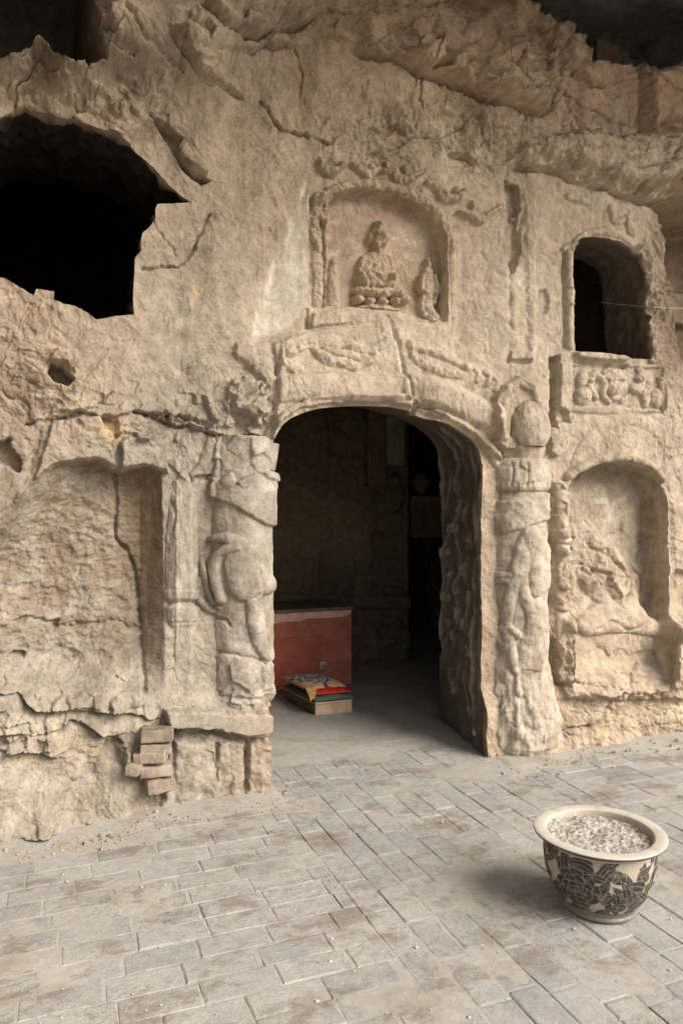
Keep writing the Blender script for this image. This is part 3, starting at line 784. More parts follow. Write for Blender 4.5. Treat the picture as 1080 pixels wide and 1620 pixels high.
stain(soft(60, 1175, 150, 45) * (.4 + nz2), (.42, .335, .21), .6); stain(soft(175, 680, 22, 18), (.60, .46, .27), .9)
stain(soft(160, 470, 12, 10) * 0 + soft(312, 462, 8, 10), (.55, .40, .22), .8)
stain(soft(1000, 1130, 90, 35) * (.5 + 1.3 * nz2), (.38, .285, .185), .6); stain(soft(1070, 1120, 30, 26), (.60, .50, .35), .8); stain(soft(940, 1120, 70, 28) * (.2 + nz2), (.20, .15, .11), .8)
stain(soft(630, 325, 60, 16), (.30, .20, .15), .7)                                                   # darker and redder under the niche arch
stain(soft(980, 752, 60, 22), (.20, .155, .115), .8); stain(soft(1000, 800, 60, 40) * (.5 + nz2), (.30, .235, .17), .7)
stain((np.abs(S - 981) < 13) & (np.abs(R - 792) < 5), (.55, .50, .42), .7)
for k in range(26):                                                                                  # scratched graffiti in the niche
    a, b = random.choice([(644, 398), (672, 375), (640, 362), (548, 396)]); a += random.uniform(-16, 16); b += random.uniform(-8, 8)
    c, d_ = random.uniform(-7, 7), random.uniform(-7, 7)
    m = box_mask([(a - 10, b - 10), (a + 10, b + 10)], 0)
    dd = seg_dist(S[m], R[m], [(a, b), (a + c, b + d_)])[0]
    tint[m] += (np.array((.60, .53, .42)) - tint[m]) * (.7 * ss(1.6, .8, dd))[:, None]
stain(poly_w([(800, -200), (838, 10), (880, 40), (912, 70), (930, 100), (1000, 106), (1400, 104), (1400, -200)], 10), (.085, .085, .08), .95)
stain(poly_w([(-400, -260), (160, -260), (150, -40), (168, 40), (172, 92), (140, 96), (100, 84), (60, 60), (30, 88), (0, 92), (-400, 110)], 10), (.05, .042, .034), .95); stain(soft(60, 100, 160, 60) * (.6 + .5 * nz1), (.24, .20, .155), .7)  # hollow and the rock below it: overhang shade painted into the colour
stain(soft(150, 70, 330, 130) * (.85 + .6 * nz1), (.215, .172, .128), .9); stain(soft(330, 60, 120, 90) * (.3 + nz3), (.33, .28, .22), .6)  # upper left darkened: painted shade together with soot
stain(ss(1000, 1060, S) * ss(640, 560, R) * ss(310, 340, R), (.20, .145, .105), .85)  # recess under the ledge: its shade painted as darker stone
stain(ss(.028, .0, np.abs(nz2 + .05)) * .5 * np.clip(rough, 0, 1), (.25, .19, .14), .5)

# --- holes
def resample(pts, step):
    p = np.asarray(pts, float); q = np.vstack([p, p[:1]])
    L = np.r_[0, np.cumsum(np.hypot(*np.diff(q, axis=0).T))]
    n = max(8, int(L[-1] / step))
    t = np.linspace(0, L[-1], n, endpoint=False)
    return np.stack([np.interp(t, L, q[:, 0]), np.interp(t, L, q[:, 1])], 1)

def h_of(A_, x, z):
    i = np.interp(x, xs, np.arange(len(xs))); j = np.interp(z, zs, np.arange(len(zs)))
    i0 = np.clip(i.astype(int), 0, len(xs) - 2); j0 = np.clip(j.astype(int), 0, len(zs) - 2)
    a = i - i0; b = j - j0
    return (A_[j0, i0] * (1 - a) + A_[j0, i0 + 1] * a) * (1 - b) + (A_[j0 + 1, i0] * (1 - a) + A_[j0 + 1, i0 + 1] * a) * b

def to_wall(pts, h, solve=False):
    pts = np.asarray(pts, float); hh = np.full(len(pts), h)
    for it in range(12 if solve else 1):
        k = 1 - hh / D
        a, b = seen_at(V0[0] + (pts[:, 0] - V0[0]) * k, V0[1] + (pts[:, 1] - V0[1]) * k, 0.0)
        if solve: hh = .5 * hh + .5 * h_of(HM, a, b)
    return np.stack([a, b], 1)

HOLES = {
    'door': to_wall([(415, 1420), (418, 1100), (416, 900), (416, 706)] + [tuple(p) for p in curve([(424, 702), (436, 680), (458, 662), (500, 648), (560, 643), (620, 645), (664, 658), (704, 670), (740, 690), (756, 708), (763, 735)], 4)]
                    + [(764, 800), (764, 900), (762, 1000), (760, 1100), (758, 1420)], .03),
    'cave': to_wall([(-110, 330), (-90, 240), (-40, 200), (0, 187), (20, 180), (40, 176), (65, 176), (90, 183), (115, 188), (140, 197), (165, 206), (190, 217), (205, 228), (215, 242), (235, 258), (250, 272), (270, 292), (290, 310), (303, 319), (275, 320), (250, 321),
                     (246, 330), (247, 345), (236, 360), (226, 368), (223, 380), (224, 396), (214, 408), (213, 430), (211, 470), (212, 498), (185, 500), (152, 507), (140, 496), (120, 484), (100, 480), (86, 474), (86, 461), (58, 457), (54, 468), (30, 452), (10, 440), (0, 438), (-60, 420), (-100, 400)], .06, True),
    'window': to_wall([(908, 430), (907, 398), (910, 383), (919, 376), (940, 373), (963, 375), (986, 381), (1006, 392), (1018, 405), (1023, 428), (1025, 470), (1028, 520), (1030, 568), (1000, 567), (985, 563), (950, 557), (911, 555), (909, 500)], .03)}
Y = -H
GX, GZ = X.copy(), Z.copy()
kill = np.zeros((SH[0] - 1, SH[1] - 1), bool)
cxm = (X[:-1, :-1] + X[1:, 1:]) / 2; czm = (Z[:-1, :-1] + Z[1:, 1:]) / 2
for nm, out in HOLES.items():
    b0 = out.min(0) - .05; b1 = out.max(0) + .05
    m = (X > b0[0]) & (X < b1[0]) & (Z > b0[1]) & (Z < b1[1])
    d, bx, by, _ = seg_dist(X[m], Z[m], out, True)
    sn = d < STEP * .62
    gx = GX[m]; gz = GZ[m]; gx[sn] = bx[sn]; gz[sn] = by[sn]; GX[m] = gx; GZ[m] = gz
    m = (cxm > b0[0]) & (cxm < b1[0]) & (czm > b0[1]) & (czm < b1[1])
    kill[m] |= inside(cxm[m], czm[m], out)
# the outer border turns back into the hill
Yb = Y.copy()
for sl in ((slice(None), 0), (slice(None), -1), (-1, slice(None))): Yb[sl] = 2.0
VERT = np.stack([GX, Yb, GZ], -1).reshape(-1, 3)
TINT = tint.reshape(-1, 3)
Q = grid_quads(*SH)
LQ = LAB[:-1, :-1].reshape(-1)
keep = ~kill.reshape(-1)

def h_at(x, z):
    i = np.interp(x, xs, np.arange(len(xs))); j = np.interp(z, zs, np.arange(len(zs)))
    i0 = np.clip(i.astype(int), 0, len(xs) - 2); j0 = np.clip(j.astype(int), 0, len(zs) - 2)
    a = i - i0; b = j - j0
    return (H[j0, i0] * (1 - a) + H[j0, i0 + 1] * a) * (1 - b) + (H[j0 + 1, i0] * (1 - a) + H[j0 + 1, i0 + 1] * a) * b
def tint_at(x, z):
    i = np.clip(np.interp(x, xs, np.arange(len(xs))).round().astype(int), 0, len(xs) - 1); j = np.clip(np.interp(z, zs, np.arange(len(zs))).round().astype(int), 0, len(zs) - 1)
    return tint[j, i]

def patch(name, i, parent=None):
    m = keep & (LQ == i)
    return link(name, sub_mesh(name, VERT, Q[m], TINT, M_ROCK), parent)

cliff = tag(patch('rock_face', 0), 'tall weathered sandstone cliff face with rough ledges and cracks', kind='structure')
ax_, az_ = seen_at(600, 620, 0)
arch = empty('door_arch', (float(ax_), -.03, float(az_)), 'broad carved stone arch over the dark doorway, cracked near its middle', 'arch')
for nm, i in (('lintel', 1), ('arch_moulding', 40), ('rounded_band', 41), ('carved_relief', 42)): patch(nm, i, arch)
o = tag(patch('buddha_niche', 2), 'shallow arched niche above the doorway, holding the seated Buddha', 'niche')
bx, bz = seen_at(596, 492, -.05)
bud = empty('buddha_statue', (bx, -.02, bz), 'small seated Buddha carved in the niche above the doorway', 'statue')
for i in (10, 11, 12): patch(NAMES[i], i, bud)
tag(patch('attendant_statue', 13), 'slim standing stone attendant at the right edge of the Buddha niche', 'statue')
tag(patch('attendant_statue', 14), 'faint worn stone attendant at the left of the seated Buddha', 'statue')
tag(patch('niche_bracket', 15), 'weathered dragon carving with scrolls on the left frame of the Buddha niche', 'carving')
apl = ['worn flying figure at the upper left corner of the Buddha niche', 'flattened flying figure carved just above the top of the Buddha niche, second from left', 'large flying figure with a raised head over the right shoulder of the niche arch',
       'flying figure carved right of the niche arch, between two others on the slope', 'lowest flying figure with spread arms, right of the niche']
for k in range(5): tag(patch('flying_figure', 20 + k), apl[k], 'relief', 'flying figures carved round the Buddha niche')
wx_, wz_ = seen_at(960, 560, 0)
wfr = empty('window_frame', (float(wx_), -.03, float(wz_)), 'carved stone frame with colonnette and sill round the small right window', 'frame')
for nm, i in (('surround', 30), ('colonnette', 43), ('sill', 44), ('carved_jamb', 45)): patch(nm, i, wfr)
rx_, rz_ = seen_at(978, 640, 0)
rpn = empty('relief_panel', (float(rx_), -.02, float(rz_)), 'band of kneeling figures and a vase carved under the right window', 'relief')
for nm, i in (('panel_ground', 31), ('kneeling_figure', 50), ('vase', 51), ('kneeling_figure', 52), ('standing_figure', 53)): patch(nm, i, rpn)
tag(patch('arched_niche', 33), 'tall arched niche low on the right wall, around a worn seated figure', 'niche')
tag(patch('seated_statue', 34), 'eroded seated stone figure in the low right niche, head lost', 'statue')
tag(patch('broken_pilaster', 35), 'narrow broken stone pilaster between the right column and the low niche', 'pilaster')
halo_part = 36

# ------------------------------------------------------------------ tunnels through the rock
def tunnel(name, key, depth, flare, mat, step=.008, ny=60, amp=.01, relief=None, tintcol=None, parent=None):
    o_ = resample(HOLES[key], step)
    n = len(o_)
    c = o_.mean(0)
    tg = np.roll(o_, -4, 0) - np.roll(o_, 4, 0); nr = np.stack([tg[:, 1], -tg[:, 0]], 1); nr /= np.linalg.norm(nr, axis=1)[:, None] + 1e-9
    sgn = np.sign(((nr * (o_ - c)).sum(1)).sum()); nr *= sgn
    for _ in range(10): nr = (np.roll(nr, 1, 0) + nr + np.roll(nr, -1, 0)); nr /= np.linalg.norm(nr, axis=1)[:, None] + 1e-9
    y0 = -h_at(o_[:, 0], o_[:, 1])
    tt = np.linspace(0, 1, ny) ** 1.2
    yy = y0[None] + (depth - y0[None]) * tt[:, None]
    s_ = np.arange(n)[None] * step + 0 * yy
    off = flare * tt[:, None] + amp * fbm(s_ * 9, yy * 9, 200, 4) * np.clip(tt * 8, 0, 1)[:, None]
    rl = None
    if relief is not None:
        rl = relief(o_[None, :, 0] + 0 * yy, yy, o_[None, :, 1] + 0 * yy); off = off - rl * np.clip(tt * 12, 0, 1)[:, None]
    Vx = o_[None, :, 0] + nr[None, :, 0] * off; Vz = o_[None, :, 1] + nr[None, :, 1] * off
    V = np.stack([Vx, yy, Vz], -1).reshape(-1, 3)
    tc = tint_at(o_[:, 0], o_[:, 1])
    tc = np.repeat(tc[None], ny, 0)
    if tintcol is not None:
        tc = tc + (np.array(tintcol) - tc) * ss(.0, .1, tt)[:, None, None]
    if rl is not None: tc = tc + (np.array((.28, .245, .20)) - tc) * (np.clip(rl / .035, 0, 1) * .75 * ss(.04, .12, tt)[:, None])[..., None]  # raised carving tinted paler: painted highlights mixed with wear
    return link(name, np_mesh(name, V, grid_quads(ny, n, True), mat, tc.reshape(-1, 3)), parent)

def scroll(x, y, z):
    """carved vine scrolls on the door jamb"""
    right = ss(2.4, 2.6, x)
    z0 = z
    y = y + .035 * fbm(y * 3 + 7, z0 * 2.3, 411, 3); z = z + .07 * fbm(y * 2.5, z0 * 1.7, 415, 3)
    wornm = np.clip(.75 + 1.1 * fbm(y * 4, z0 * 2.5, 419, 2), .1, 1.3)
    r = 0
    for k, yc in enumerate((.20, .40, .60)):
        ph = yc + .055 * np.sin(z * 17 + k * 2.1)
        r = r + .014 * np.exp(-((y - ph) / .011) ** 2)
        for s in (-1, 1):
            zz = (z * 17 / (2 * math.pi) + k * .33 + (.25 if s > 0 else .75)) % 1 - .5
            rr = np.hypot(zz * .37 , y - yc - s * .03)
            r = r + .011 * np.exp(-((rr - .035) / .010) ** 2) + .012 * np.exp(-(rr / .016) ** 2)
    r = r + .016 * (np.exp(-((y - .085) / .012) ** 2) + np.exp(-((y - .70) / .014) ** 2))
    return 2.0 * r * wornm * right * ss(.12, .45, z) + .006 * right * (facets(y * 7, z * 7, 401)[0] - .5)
o = tag(tunnel('doorway_jamb', 'door', .74, .125, M_ROCK, .0075, 110, .012, scroll, (.125, .108, .088)), 'dark doorway jamb carved with worn vine scrolls, lining the entrance', 'jamb')  # dark tint paints the passage shade into the jamb
o = tunnel('cave_mouth', 'cave', .9, .12, M_ROCK, .012, 40, .05, None, (.035, .028, .023)); tag(o, 'rough black cave mouth high on the left of the cliff', kind='structure')  # near-black tint stands for the darkness inside the mouth
o = tunnel('window_reveal', 'window', .46, .02, M_ROCK, .009, 40, .012, None, (.15, .118, .088)); tag(o, kind='structure')  # reveal tinted darker to paint in its shade

# rooms inside the hill
bm = bmesh.new()
def room(bm, x0, x1, y0, y1, z0, z1):
    add_box(bm, x0, x1, y0, y1, z0, z1)
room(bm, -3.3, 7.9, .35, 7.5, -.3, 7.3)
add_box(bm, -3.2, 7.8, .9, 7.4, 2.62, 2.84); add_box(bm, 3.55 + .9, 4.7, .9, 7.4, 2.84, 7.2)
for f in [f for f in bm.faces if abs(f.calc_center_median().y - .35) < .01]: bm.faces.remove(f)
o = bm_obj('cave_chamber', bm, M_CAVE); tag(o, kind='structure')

# ------------------------------------------------------------------ columns
def lathe_column(name, cx, cy, prof, feats, parent, zstep=.006, nth=150, a0=-115, a1=115, octo=False, split=None, amp=.0038, col=None, rough_=1.0):
    zz = np.arange(prof[0][0], prof[-1][0], zstep)
    th = np.radians(np.linspace(a0, a1, nth))
    A, ZZ = np.meshgrid(th, zz)
    r = np.interp(ZZ, [p[0] for p in prof], [p[1] for p in prof])
    if octo:
        k = (A + math.pi / 8) % (math.pi / 4) - math.pi / 8
        r = r / np.cos(k) * .96
    nx, ny_ = np.sin(A), -np.cos(A)
    x = cx + r * nx; y = cy + r * ny_
    px_, py_ = project(x, y, ZZ)
    dr, lab = feats(px_, py_, A, ZZ)
    s_ = A * .2
    cf, ce = facets(s_ * 26 + ZZ * 5, ZZ * 24, 57 + int(cx * 10)); cm = np.clip(.4 + fbm(s_ * 5, ZZ * 5, 59, 2), 0, 1)
    if name == 'shaft': dr = dr + .0026 * (cf - .5) * cm - .004 * np.exp(-(ce / .05) ** 2) * np.clip(cm - .45, 0, 1)
    dr = dr + amp * fbm(s_ * 14, ZZ * 14, int(cx * 100), 4) + .0012 * fbm(s_ * 90, ZZ * 90, 9, 2)
    x = cx + (r + dr) * nx; y = cy + (r + dr) * ny_
    V = np.stack([x, y, ZZ], -1)
    T = np.empty(V.shape); T[:] = col
    n1 = fbm(s_ * 6, ZZ * 6, 300 + int(cx * 10), 4)[..., None]
    T += (np.array((.46, .40, .33)) - T) * np.clip(n1, 0, .8); T += (np.array((.29, .235, .18)) - T) * np.clip(-n1, 0, .6)
    V = V.reshape(-1, 3); T = T.reshape(-1, 3)
    q = grid_quads(*A.shape); lq = lab[:-1, :-1].reshape(-1)
    for k, nm in enumerate(split):
        if (lq == k).any(): link(nm, sub_mesh(nm, V, q[lq == k], T, M_ROCK), parent)
    # closed top
    n = nth
    top = np.vstack([V[-n:], [[cx, cy, prof[-1][0]]]])
    tri = np.array([(i, i + 1, n) for i in range(n - 1)])
    link('cap', np_mesh('cap', top, tri, M_ROCK, np.repeat(T[-1:], n + 1, 0)), parent)

class Px:
    """the same carving tools on any surface, in pixels"""
    def __init__(s, px, py): s.x, s.y = px, py; s.d = np.zeros(px.shape); s.l = np.zeros(px.shape, int)
    def plate(s, pts, dh, edge=3, jag=0, lab=None):
        d = sdist(s.x, s.y, pts)
        if jag: d = d + jag * fbm(s.x * .07, s.y * .07, 3, 3)
        w = 1 - ss(-edge, 0, d); s.d += dh * w
        if lab is not None: s.l[d < 0] = lab
    def tube(s, pts, rad, h, lab=None):
        c = curve(pts, 6); ra = np.interp(np.linspace(0, 1, len(c)), np.linspace(0, 1, len(rad)), rad)
        d, _, _, br = seg_dist(s.x, s.y, c, rad=ra)
        v = h * np.sqrt(np.clip(1 - (d / br) ** 2, 0, 1)); s.d = np.maximum(s.d, v) if h > 0 else s.d + v
        if lab is not None: s.l[v > .004] = lab
    def groove(s, pts, depth, w, jag=2):
        x = s.x + jag * fbm(s.x * .06, s.y * .06, 5, 3); y = s.y + jag * fbm(s.x * .06, s.y * .06, 6, 3)
        s.d -= depth * np.exp(-(seg_dist(x, y, curve(pts, 5))[0] / w) ** 2)
    def blob(s, cx, cy, rx, ry, rot, h, lab=None):
        a = math.radians(rot); dx = s.x - cx; dy = s.y - cy
        u = (dx * math.cos(a) + dy * math.sin(a)) / rx; v = (-dx * math.sin(a) + dy * math.cos(a)) / ry
        q = h * np.sqrt(np.clip(1 - u * u - v * v, 0, 1)); s.d = np.maximum(s.d, q)
        if lab is not None: s.l[q > .006] = lab

lcx = seen_at(380, 900, .05)[0]
left_col = empty('dragon_column', (lcx, -.05, 0), 'grey round column coiled by a carved dragon, left of the doorway', 'column')
def left_feats(px_, py_, A, ZZ):
    t = Px(px_, py_)
    t.plate([(325, 690), (352, 690), (350, 735), (345, 790), (325, 775)], .022, 3, 1.5)
    t.plate([(392, 680), (440, 680), (440, 768), (425, 760), (408, 748), (396, 735)], .02, 3, 3)
    t.d += .03 * (facets(px_ * .045, py_ * .04, 7, 1.1)[0] - .5) * ss(785, 745, py_)
    t.plate([(325, 775), (345, 760), (370, 740), (440, 745), (440, 838), (415, 832), (395, 818), (365, 800), (325, 786)], .026, 5, 1, 1)
    t.groove([(332, 790), (365, 803), (395, 822), (430, 840)], .02, 4, 1)
    t.tube([(334, 852), (360, 852), (385, 866), (405, 890), (420, 925)], [5, 10, 12, 14, 16], .03, 1)
    t.blob(385, 908, 36, 48, -18, .052, 1)
    t.tube([(352, 948), (346, 920), (344, 890), (356, 872), (376, 866)], [8, 9, 10, 10, 8], .05, 1)
    t.groove([(356, 895), (360, 925), (372, 946), (392, 954), (408, 940)], .018, 3, 1)
    t.groove([(354, 890), (357, 880)], .015, 3, 0)
    t.tube([(398, 955), (404, 985), (410, 1015), (420, 1045)], [10, 14, 12, 5], .035, 1)
    t.plate([(362, 1050), (385, 1042), (408, 1048), (410, 1076), (396, 1086), (398, 1098), (380, 1085), (366, 1078)], .02, 3, 1, 1)
    t.plate([(412, 1050), (428, 1050), (430, 1090), (414, 1095)], .015, 3, 1)
    t.groove([(330, 1028), (370, 1036), (435, 1048)], .014, 2.5, 2); t.groove([(330, 976), (352, 980), (362, 990)], .02, 3, 2)
    t.groove([(405, 900), (418, 960), (424, 1020)], .010, 2.5, 2)
    t.d += .018 * (facets(px_ * .06, py_ * .07, 17, 1)[0] - .5) * ss(1070, 1105, py_)
    t.groove([(330, 1098), (370, 1104), (435, 1112)], .014, 3, 3)
    return t.d, t.l
lathe_column('shaft', lcx, .05, [(.44, .18), (.50, .198), (.62, .203), (1.0, .198), (1.5, .192), (1.8, .194), (2.06, .196)], left_feats, left_col, split=['shaft', 'dragon_relief'], col=(.32, .288, .245))
patch('plinth', 37, left_col)
for i in (46, 47, 48): patch('plinth_block', i, left_col)

pcx = seen_at(287, 900, 0)[0]
pil = empty('octagonal_pilaster', (pcx, -.03, 0), 'slender octagonal stone pilaster with a banded middle, left of the dragon column', 'pilaster')
def pil_feats(px_, py_, A, ZZ):
    t = Px(px_, py_)
    t.plate([(250, 932), (325, 932), (325, 950), (250, 950)], .010, 4); t.plate([(250, 958), (325, 958), (325, 984), (250, 984)], .010, 3)
    t.groove([(255, 954), (320, 954)], .02, 3, .5)
    t.plate([(250, 1092), (325, 1090), (325, 1150), (250, 1150)], .018, 4, 2)
    t.d += .03 * (facets(px_ * .06, py_ * .05, 27, 1)[0] - .5) * ss(800, 720, py_) - .012 * ss(790, 730, py_)
    t.groove([(266, 790), (276, 812), (272, 838)], .015, 3, 2)
    sc = np.abs(((px_ - 262) / 11) % 1 - .5); t.d += .006 * ((py_ > 984 - 6 * sc * 2) & (py_ < 990))
    t.l[(py_ > 930) & (py_ < 986)] = 1; t.l[py_ > 1090] = 2
    return t.d, t.l
lathe_column('shaft', pcx, .02, [(.42, .105), (.60, .10), (1.2, .097), (2.07, .095)], pil_feats, pil, nth=90, octo=True, split=['shaft', 'band', 'base'], amp=.004, col=(.315, .283, .24))

rcx = seen_at(816, 900, .05)[0]
right_col = empty('dragon_column', (rcx, -.05, 0), 'pale round column with an egg-shaped bud on top, right of the doorway', 'column')
def right_feats(px_, py_, A, ZZ):
    t = Px(px_, py_)
    t.d += .014 * (facets(px_ * .05, py_ * .05, 37, 1)[0] - .5) * (.12 + ss(1090, 1130, py_))
    t.plate([(760, 790), (800, 790), (840, 778), (890, 772), (890, 815), (850, 830), (815, 842), (760, 850)], .022, 5, 2, 1)
    t.groove([(765, 792), (805, 790), (845, 776), (880, 768)], .014, 3, 1)
    t.plate([(760, 903), (812, 903), (806, 925), (760, 925)], .022, 3, 0, 1); t.groove([(760, 914), (808, 914)], .012, 2, 0)
    t.groove([(765, 876), (780, 880), (795, 876), (812, 880)], .008, 2.5, 1)
    t.tube([(842, 840), (832, 862), (822, 900), (808, 940), (800, 985), (806, 1020)], [9, 17, 16, 11, 10, 9], .022, 1)
    t.tube([(838, 850), (852, 880), (856, 910), (848, 935)], [16, 22, 20, 10], .028, 1)
    t.tube([(825, 920), (832, 950), (842, 975), (838, 1000)], [9, 10, 11, 9], .022, 1)
    t.tube([(820, 1005), (800, 992), (786, 1000), (790, 1018), (806, 1024), (812, 1045), (814, 1060)], [6, 7, 7, 8, 8, 8, 6], .024, 1)
    t.tube([(850, 960), (846, 1010), (835, 1060), (828, 1090)], [14, 22, 24, 14], .018, 1)
    t.plate([(820, 1058), (856, 1060), (852, 1080), (830, 1098), (818, 1090)], -.012, 3, 2)
    for c in ((786, 1048, 12, 14), (800, 1070, 10, 12), (788, 1090, 10, 12), (812, 1115, 10, 14), (845, 1140, 14, 14), (820, 1160, 14, 10)): t.blob(*c, 0, .014)
    t.d -= .008 * np.clip(ridged(A * 4, ZZ * 11, 73, 3) - .5, 0, 1) * ss(1060, 1110, py_)
    t.d += .012 * fbm(A * 5, ZZ * 5, 75, 3) * ss(1040, 1110, py_)
    t.d += .006 * fbm(px_ * .05, py_ * .05, 78, 4)
    return t.d, t.l
lathe_column('shaft', rcx, .05, [(-.06, .22), (.0, .275), (.05, .302), (.14, .305), (.28, .285), (.42, .252), (.60, .216), (1.4, .206), (1.752, .200), (1.756, .200)], right_feats, right_col, split=['shaft', 'dragon_relief'], col=(.455, .40, .325))
def cap_feats(px_, py_, A, ZZ):
    t = Px(px_, py_)
    t.d += .010 * (facets(px_ * .05, py_ * .05, 47, 1)[0] - .5)
    for q in (808, 833): t.groove([(q, 732), (q + 3, 745), (q, 768)], .010, 2, 2)
    return t.d, t.l
lathe_column('capital', rcx, .05, [(1.742, .18), (1.750, .214), (1.775, .228), (1.86, .232), (1.94, .228), (1.966, .21), (1.974, .175)], cap_feats, right_col, split=['capital'], col=(.44, .385, .305))
lathe_column('abacus', rcx, .05, [(1.965, .172), (1.985, .176), (2.045, .196), (2.055, .190), (2.058, .10)], lambda a, b, A, Z_: (0 * a, np.zeros(a.shape, int)), right_col, split=['abacus'], amp=.003, col=(.47, .40, .31))
zb = np.linspace(0, 1, 24); budp = [(2.05 + .32 * t, max(.003, .152 * math.sin(math.pi * (t * .80 + .2)) ** .55)) for t in zb]
lathe_column('bud', rcx + .015, -.06, budp, lambda a, b, A, Z_: (0 * a, np.zeros(a.shape, int)), right_col, split=['bud'], amp=.006, nth=110, col=(.47, .40, .32))
patch('pointed_halo', halo_part, right_col)

# ------------------------------------------------------------------ rocks overhead and at the left, mostly added out of view for shade
def boulder(name, c, r, mat, seed, amp=.25, label=None, sub=5):
    bm = bmesh.new()
    bmesh.ops.create_icosphere(bm, subdivisions=sub, radius=1)
    n = np.array([v.co[:] for v in bm.verts])
    d = 1 + amp * fbm(n[:, 0] * 1.6 + n[:, 2] * .7, n[:, 1] * 1.6 + n[:, 2], seed, 4) + amp * .5 * (facets(n[:, 0] * 3 + n[:, 2], n[:, 1] * 3 - n[:, 2] * 2, seed)[0] - .5)
    for v, k in zip(bm.verts, d): v.co = Vector((v.co.x * r[0], v.co.y * r[1], v.co.z * r[2])) * k + Vector(c)
    o = bm_obj(name, bm, mat, smooth=True)
    return tag(o, label, kind='structure')
boulder('overhead_shade_rock', (5.4, -.9, 6.75), (2.9, 3.0, 1.25), M_DARKROCK, 3, .25)  # unseen overhang put in to darken the upper right
boulder('overhead_shade_rock', (-.9, -1.3, 6.2), (3.2, 2.6, 1.25), M_ROCK_PLAIN, 9, .2)  # unseen overhang, enlarged to shade the upper left
boulder('overhead_shade_rock', (4.9, 2.2, 5.7), (1.5, 1.2, 1.1), M_DARKROCK, 14, .35)
boulder('overhead_shade_rock', (1.7, -1.5, 6.3), (2.5, 1.9, 1.0), M_ROCK_PLAIN, 17, .2)  # unseen middle rock added to shade the upper wall
boulder('shade_buttress', (-2.7, -1.8, 2.0), (1.6, 2.4, 5.0), M_ROCK_PLAIN, 21, .2)  # unseen buttress added to shade the left wall and floor

# ------------------------------------------------------------------ ground, paving, dust
bm = bmesh.new()
add_box(bm, -400, 400, -400, 400, -.4, -.03)
tag(bm_obj('ground', bm, M_DUST), 'bare dusty ground', kind='structure')
paving = empty('paving', (1.5, -1.2, 0)); tag(paving, kind='structure')
variants = []
def paver_mesh(L, W, k):
    bm = bmesh.new()
    r_ = random.Random(k)
    nx_, ny_ = 5, 4
    tops = {}
    fx = [0, .025, .5, .975, 1]; fy = [0, .05, .95, 1]
    for i in range(nx_):
        for j in range(ny_):
            edge = i in (0, nx_ - 1) or j in (0, ny_ - 1)
            corner = i in (0, nx_ - 1) and j in (0, ny_ - 1)
            z = -.0022 * r_.uniform(.3, 1.8) if edge else r_.uniform(-.0012, .0012)
            if corner: z -= r_.uniform(0, .005) * (r_.random() < .5)
            tops[i, j] = bm.verts.new(((fx[i] - .5) * L + r_.uniform(-.003, .003), (fy[j] - .5) * W + r_.uniform(-.003, .003), z))
    for i in range(nx_ - 1):
        for j in range(ny_ - 1):
            bm.faces.new((tops[i, j], tops[i + 1, j], tops[i + 1, j + 1], tops[i, j + 1]))
    es = [e for e in bm.edges if e.is_boundary]
    ex = bmesh.ops.extrude_edge_only(bm, edges=es)
    for g in ex['geom']:
        if isinstance(g, bmesh.types.BMVert): g.co.z = -.04
    me = bpy.data.meshes.new('paver')
    bmesh.ops.recalc_face_normals(bm, faces=bm.faces)
    bm.to_mesh(me); bm.free()
    me.materials.append(M_PAVER)
    return me
BL, BW, GAP = .27, .130, .004
variants = [paver_mesh(BL - GAP, BW - GAP, k) for k in range(14)]
spots = []
def course(x0, x1, y0, y1, along_x):
    if along_x:
        nrow = int((y1 - y0) / BW)
        for r_ in range(nrow):
            off = random.uniform(0, BL)
            k = 0
            while x0 - BL + off + k * BL < x1:
                a = x0 - BL + off + k * BL; k += 1
                lo, hi = max(a, x0), min(a + BL, x1)
                if hi - lo > .05: spots.append(((lo + hi) / 2, y1 - (r_ + .5) * BW, 0, (hi - lo) / BL))
    else:
        ncol = round((x1 - x0) / BW)
        for c in range(ncol):
            off = random.uniform(0, BL)
            k = 0
            while y0 - BL + off + k * BL < y1:
                a = y0 - BL + off + k * BL; k += 1
                lo, hi = max(a, y0), min(a + BL, y1)
                if hi - lo > .05: spots.append((x0 + (c + .5) * BW, (lo + hi) / 2, 1, (hi - lo) / BL))
course(-2.2, 1.2, -4.2, .05, True)
course(1.2, 2.89, -4.2, .34, False)
course(2.89, 6.2, -4.2, .1, True)
def in_view(x, y):
    a, b = project(x, y, 0.0)
    t = x * ST + (y + D) * CT
    return t > .5 and -110 < a < 1190 and b < 1760
def area(x, y):
    t = x * ST + (y + D) * CT
    return 1 / max(t, .3) ** 3
vis = sorted([s for s in spots if in_view(s[0], s[1])], key=lambda s: -area(s[0], s[1]))
cand = vis[:300]; rest = [s for s in spots if s not in set(cand)]
rest_bm = bmesh.new()
def jit(s):
    return (s[0] + random.uniform(-.0025, .0025), s[1] + random.uniform(-.0025, .0025), random.uniform(-.0032, .0014), random.uniform(-.011, .011), random.uniform(-.007, .007), s[2] * math.pi / 2 + random.uniform(-.012, .012))
first = True
for i, s in enumerate(cand):
    o = bpy.data.objects.new('paver', random.choice(variants)); COL.objects.link(o); o.parent = paving
    j = jit(s); o.location = (j[0] - 1.5, j[1] + 1.2, j[2]); o.rotation_euler = j[3:]; o.scale = (s[3] - (GAP / BL if s[3] < .99 else 0), 1, 1)
from mathutils import Matrix, Euler
for s in rest:
    j = jit(s)
    n0 = len(rest_bm.verts)
    rest_bm.from_mesh(random.choice(variants)); rest_bm.verts.ensure_lookup_table()
    M = Matrix.LocRotScale(Vector(j[:3]), Euler(j[3:]), Vector((s[3], 1, 1)))
    for v in rest_bm.verts[n0:]: v.co = M @ v.co
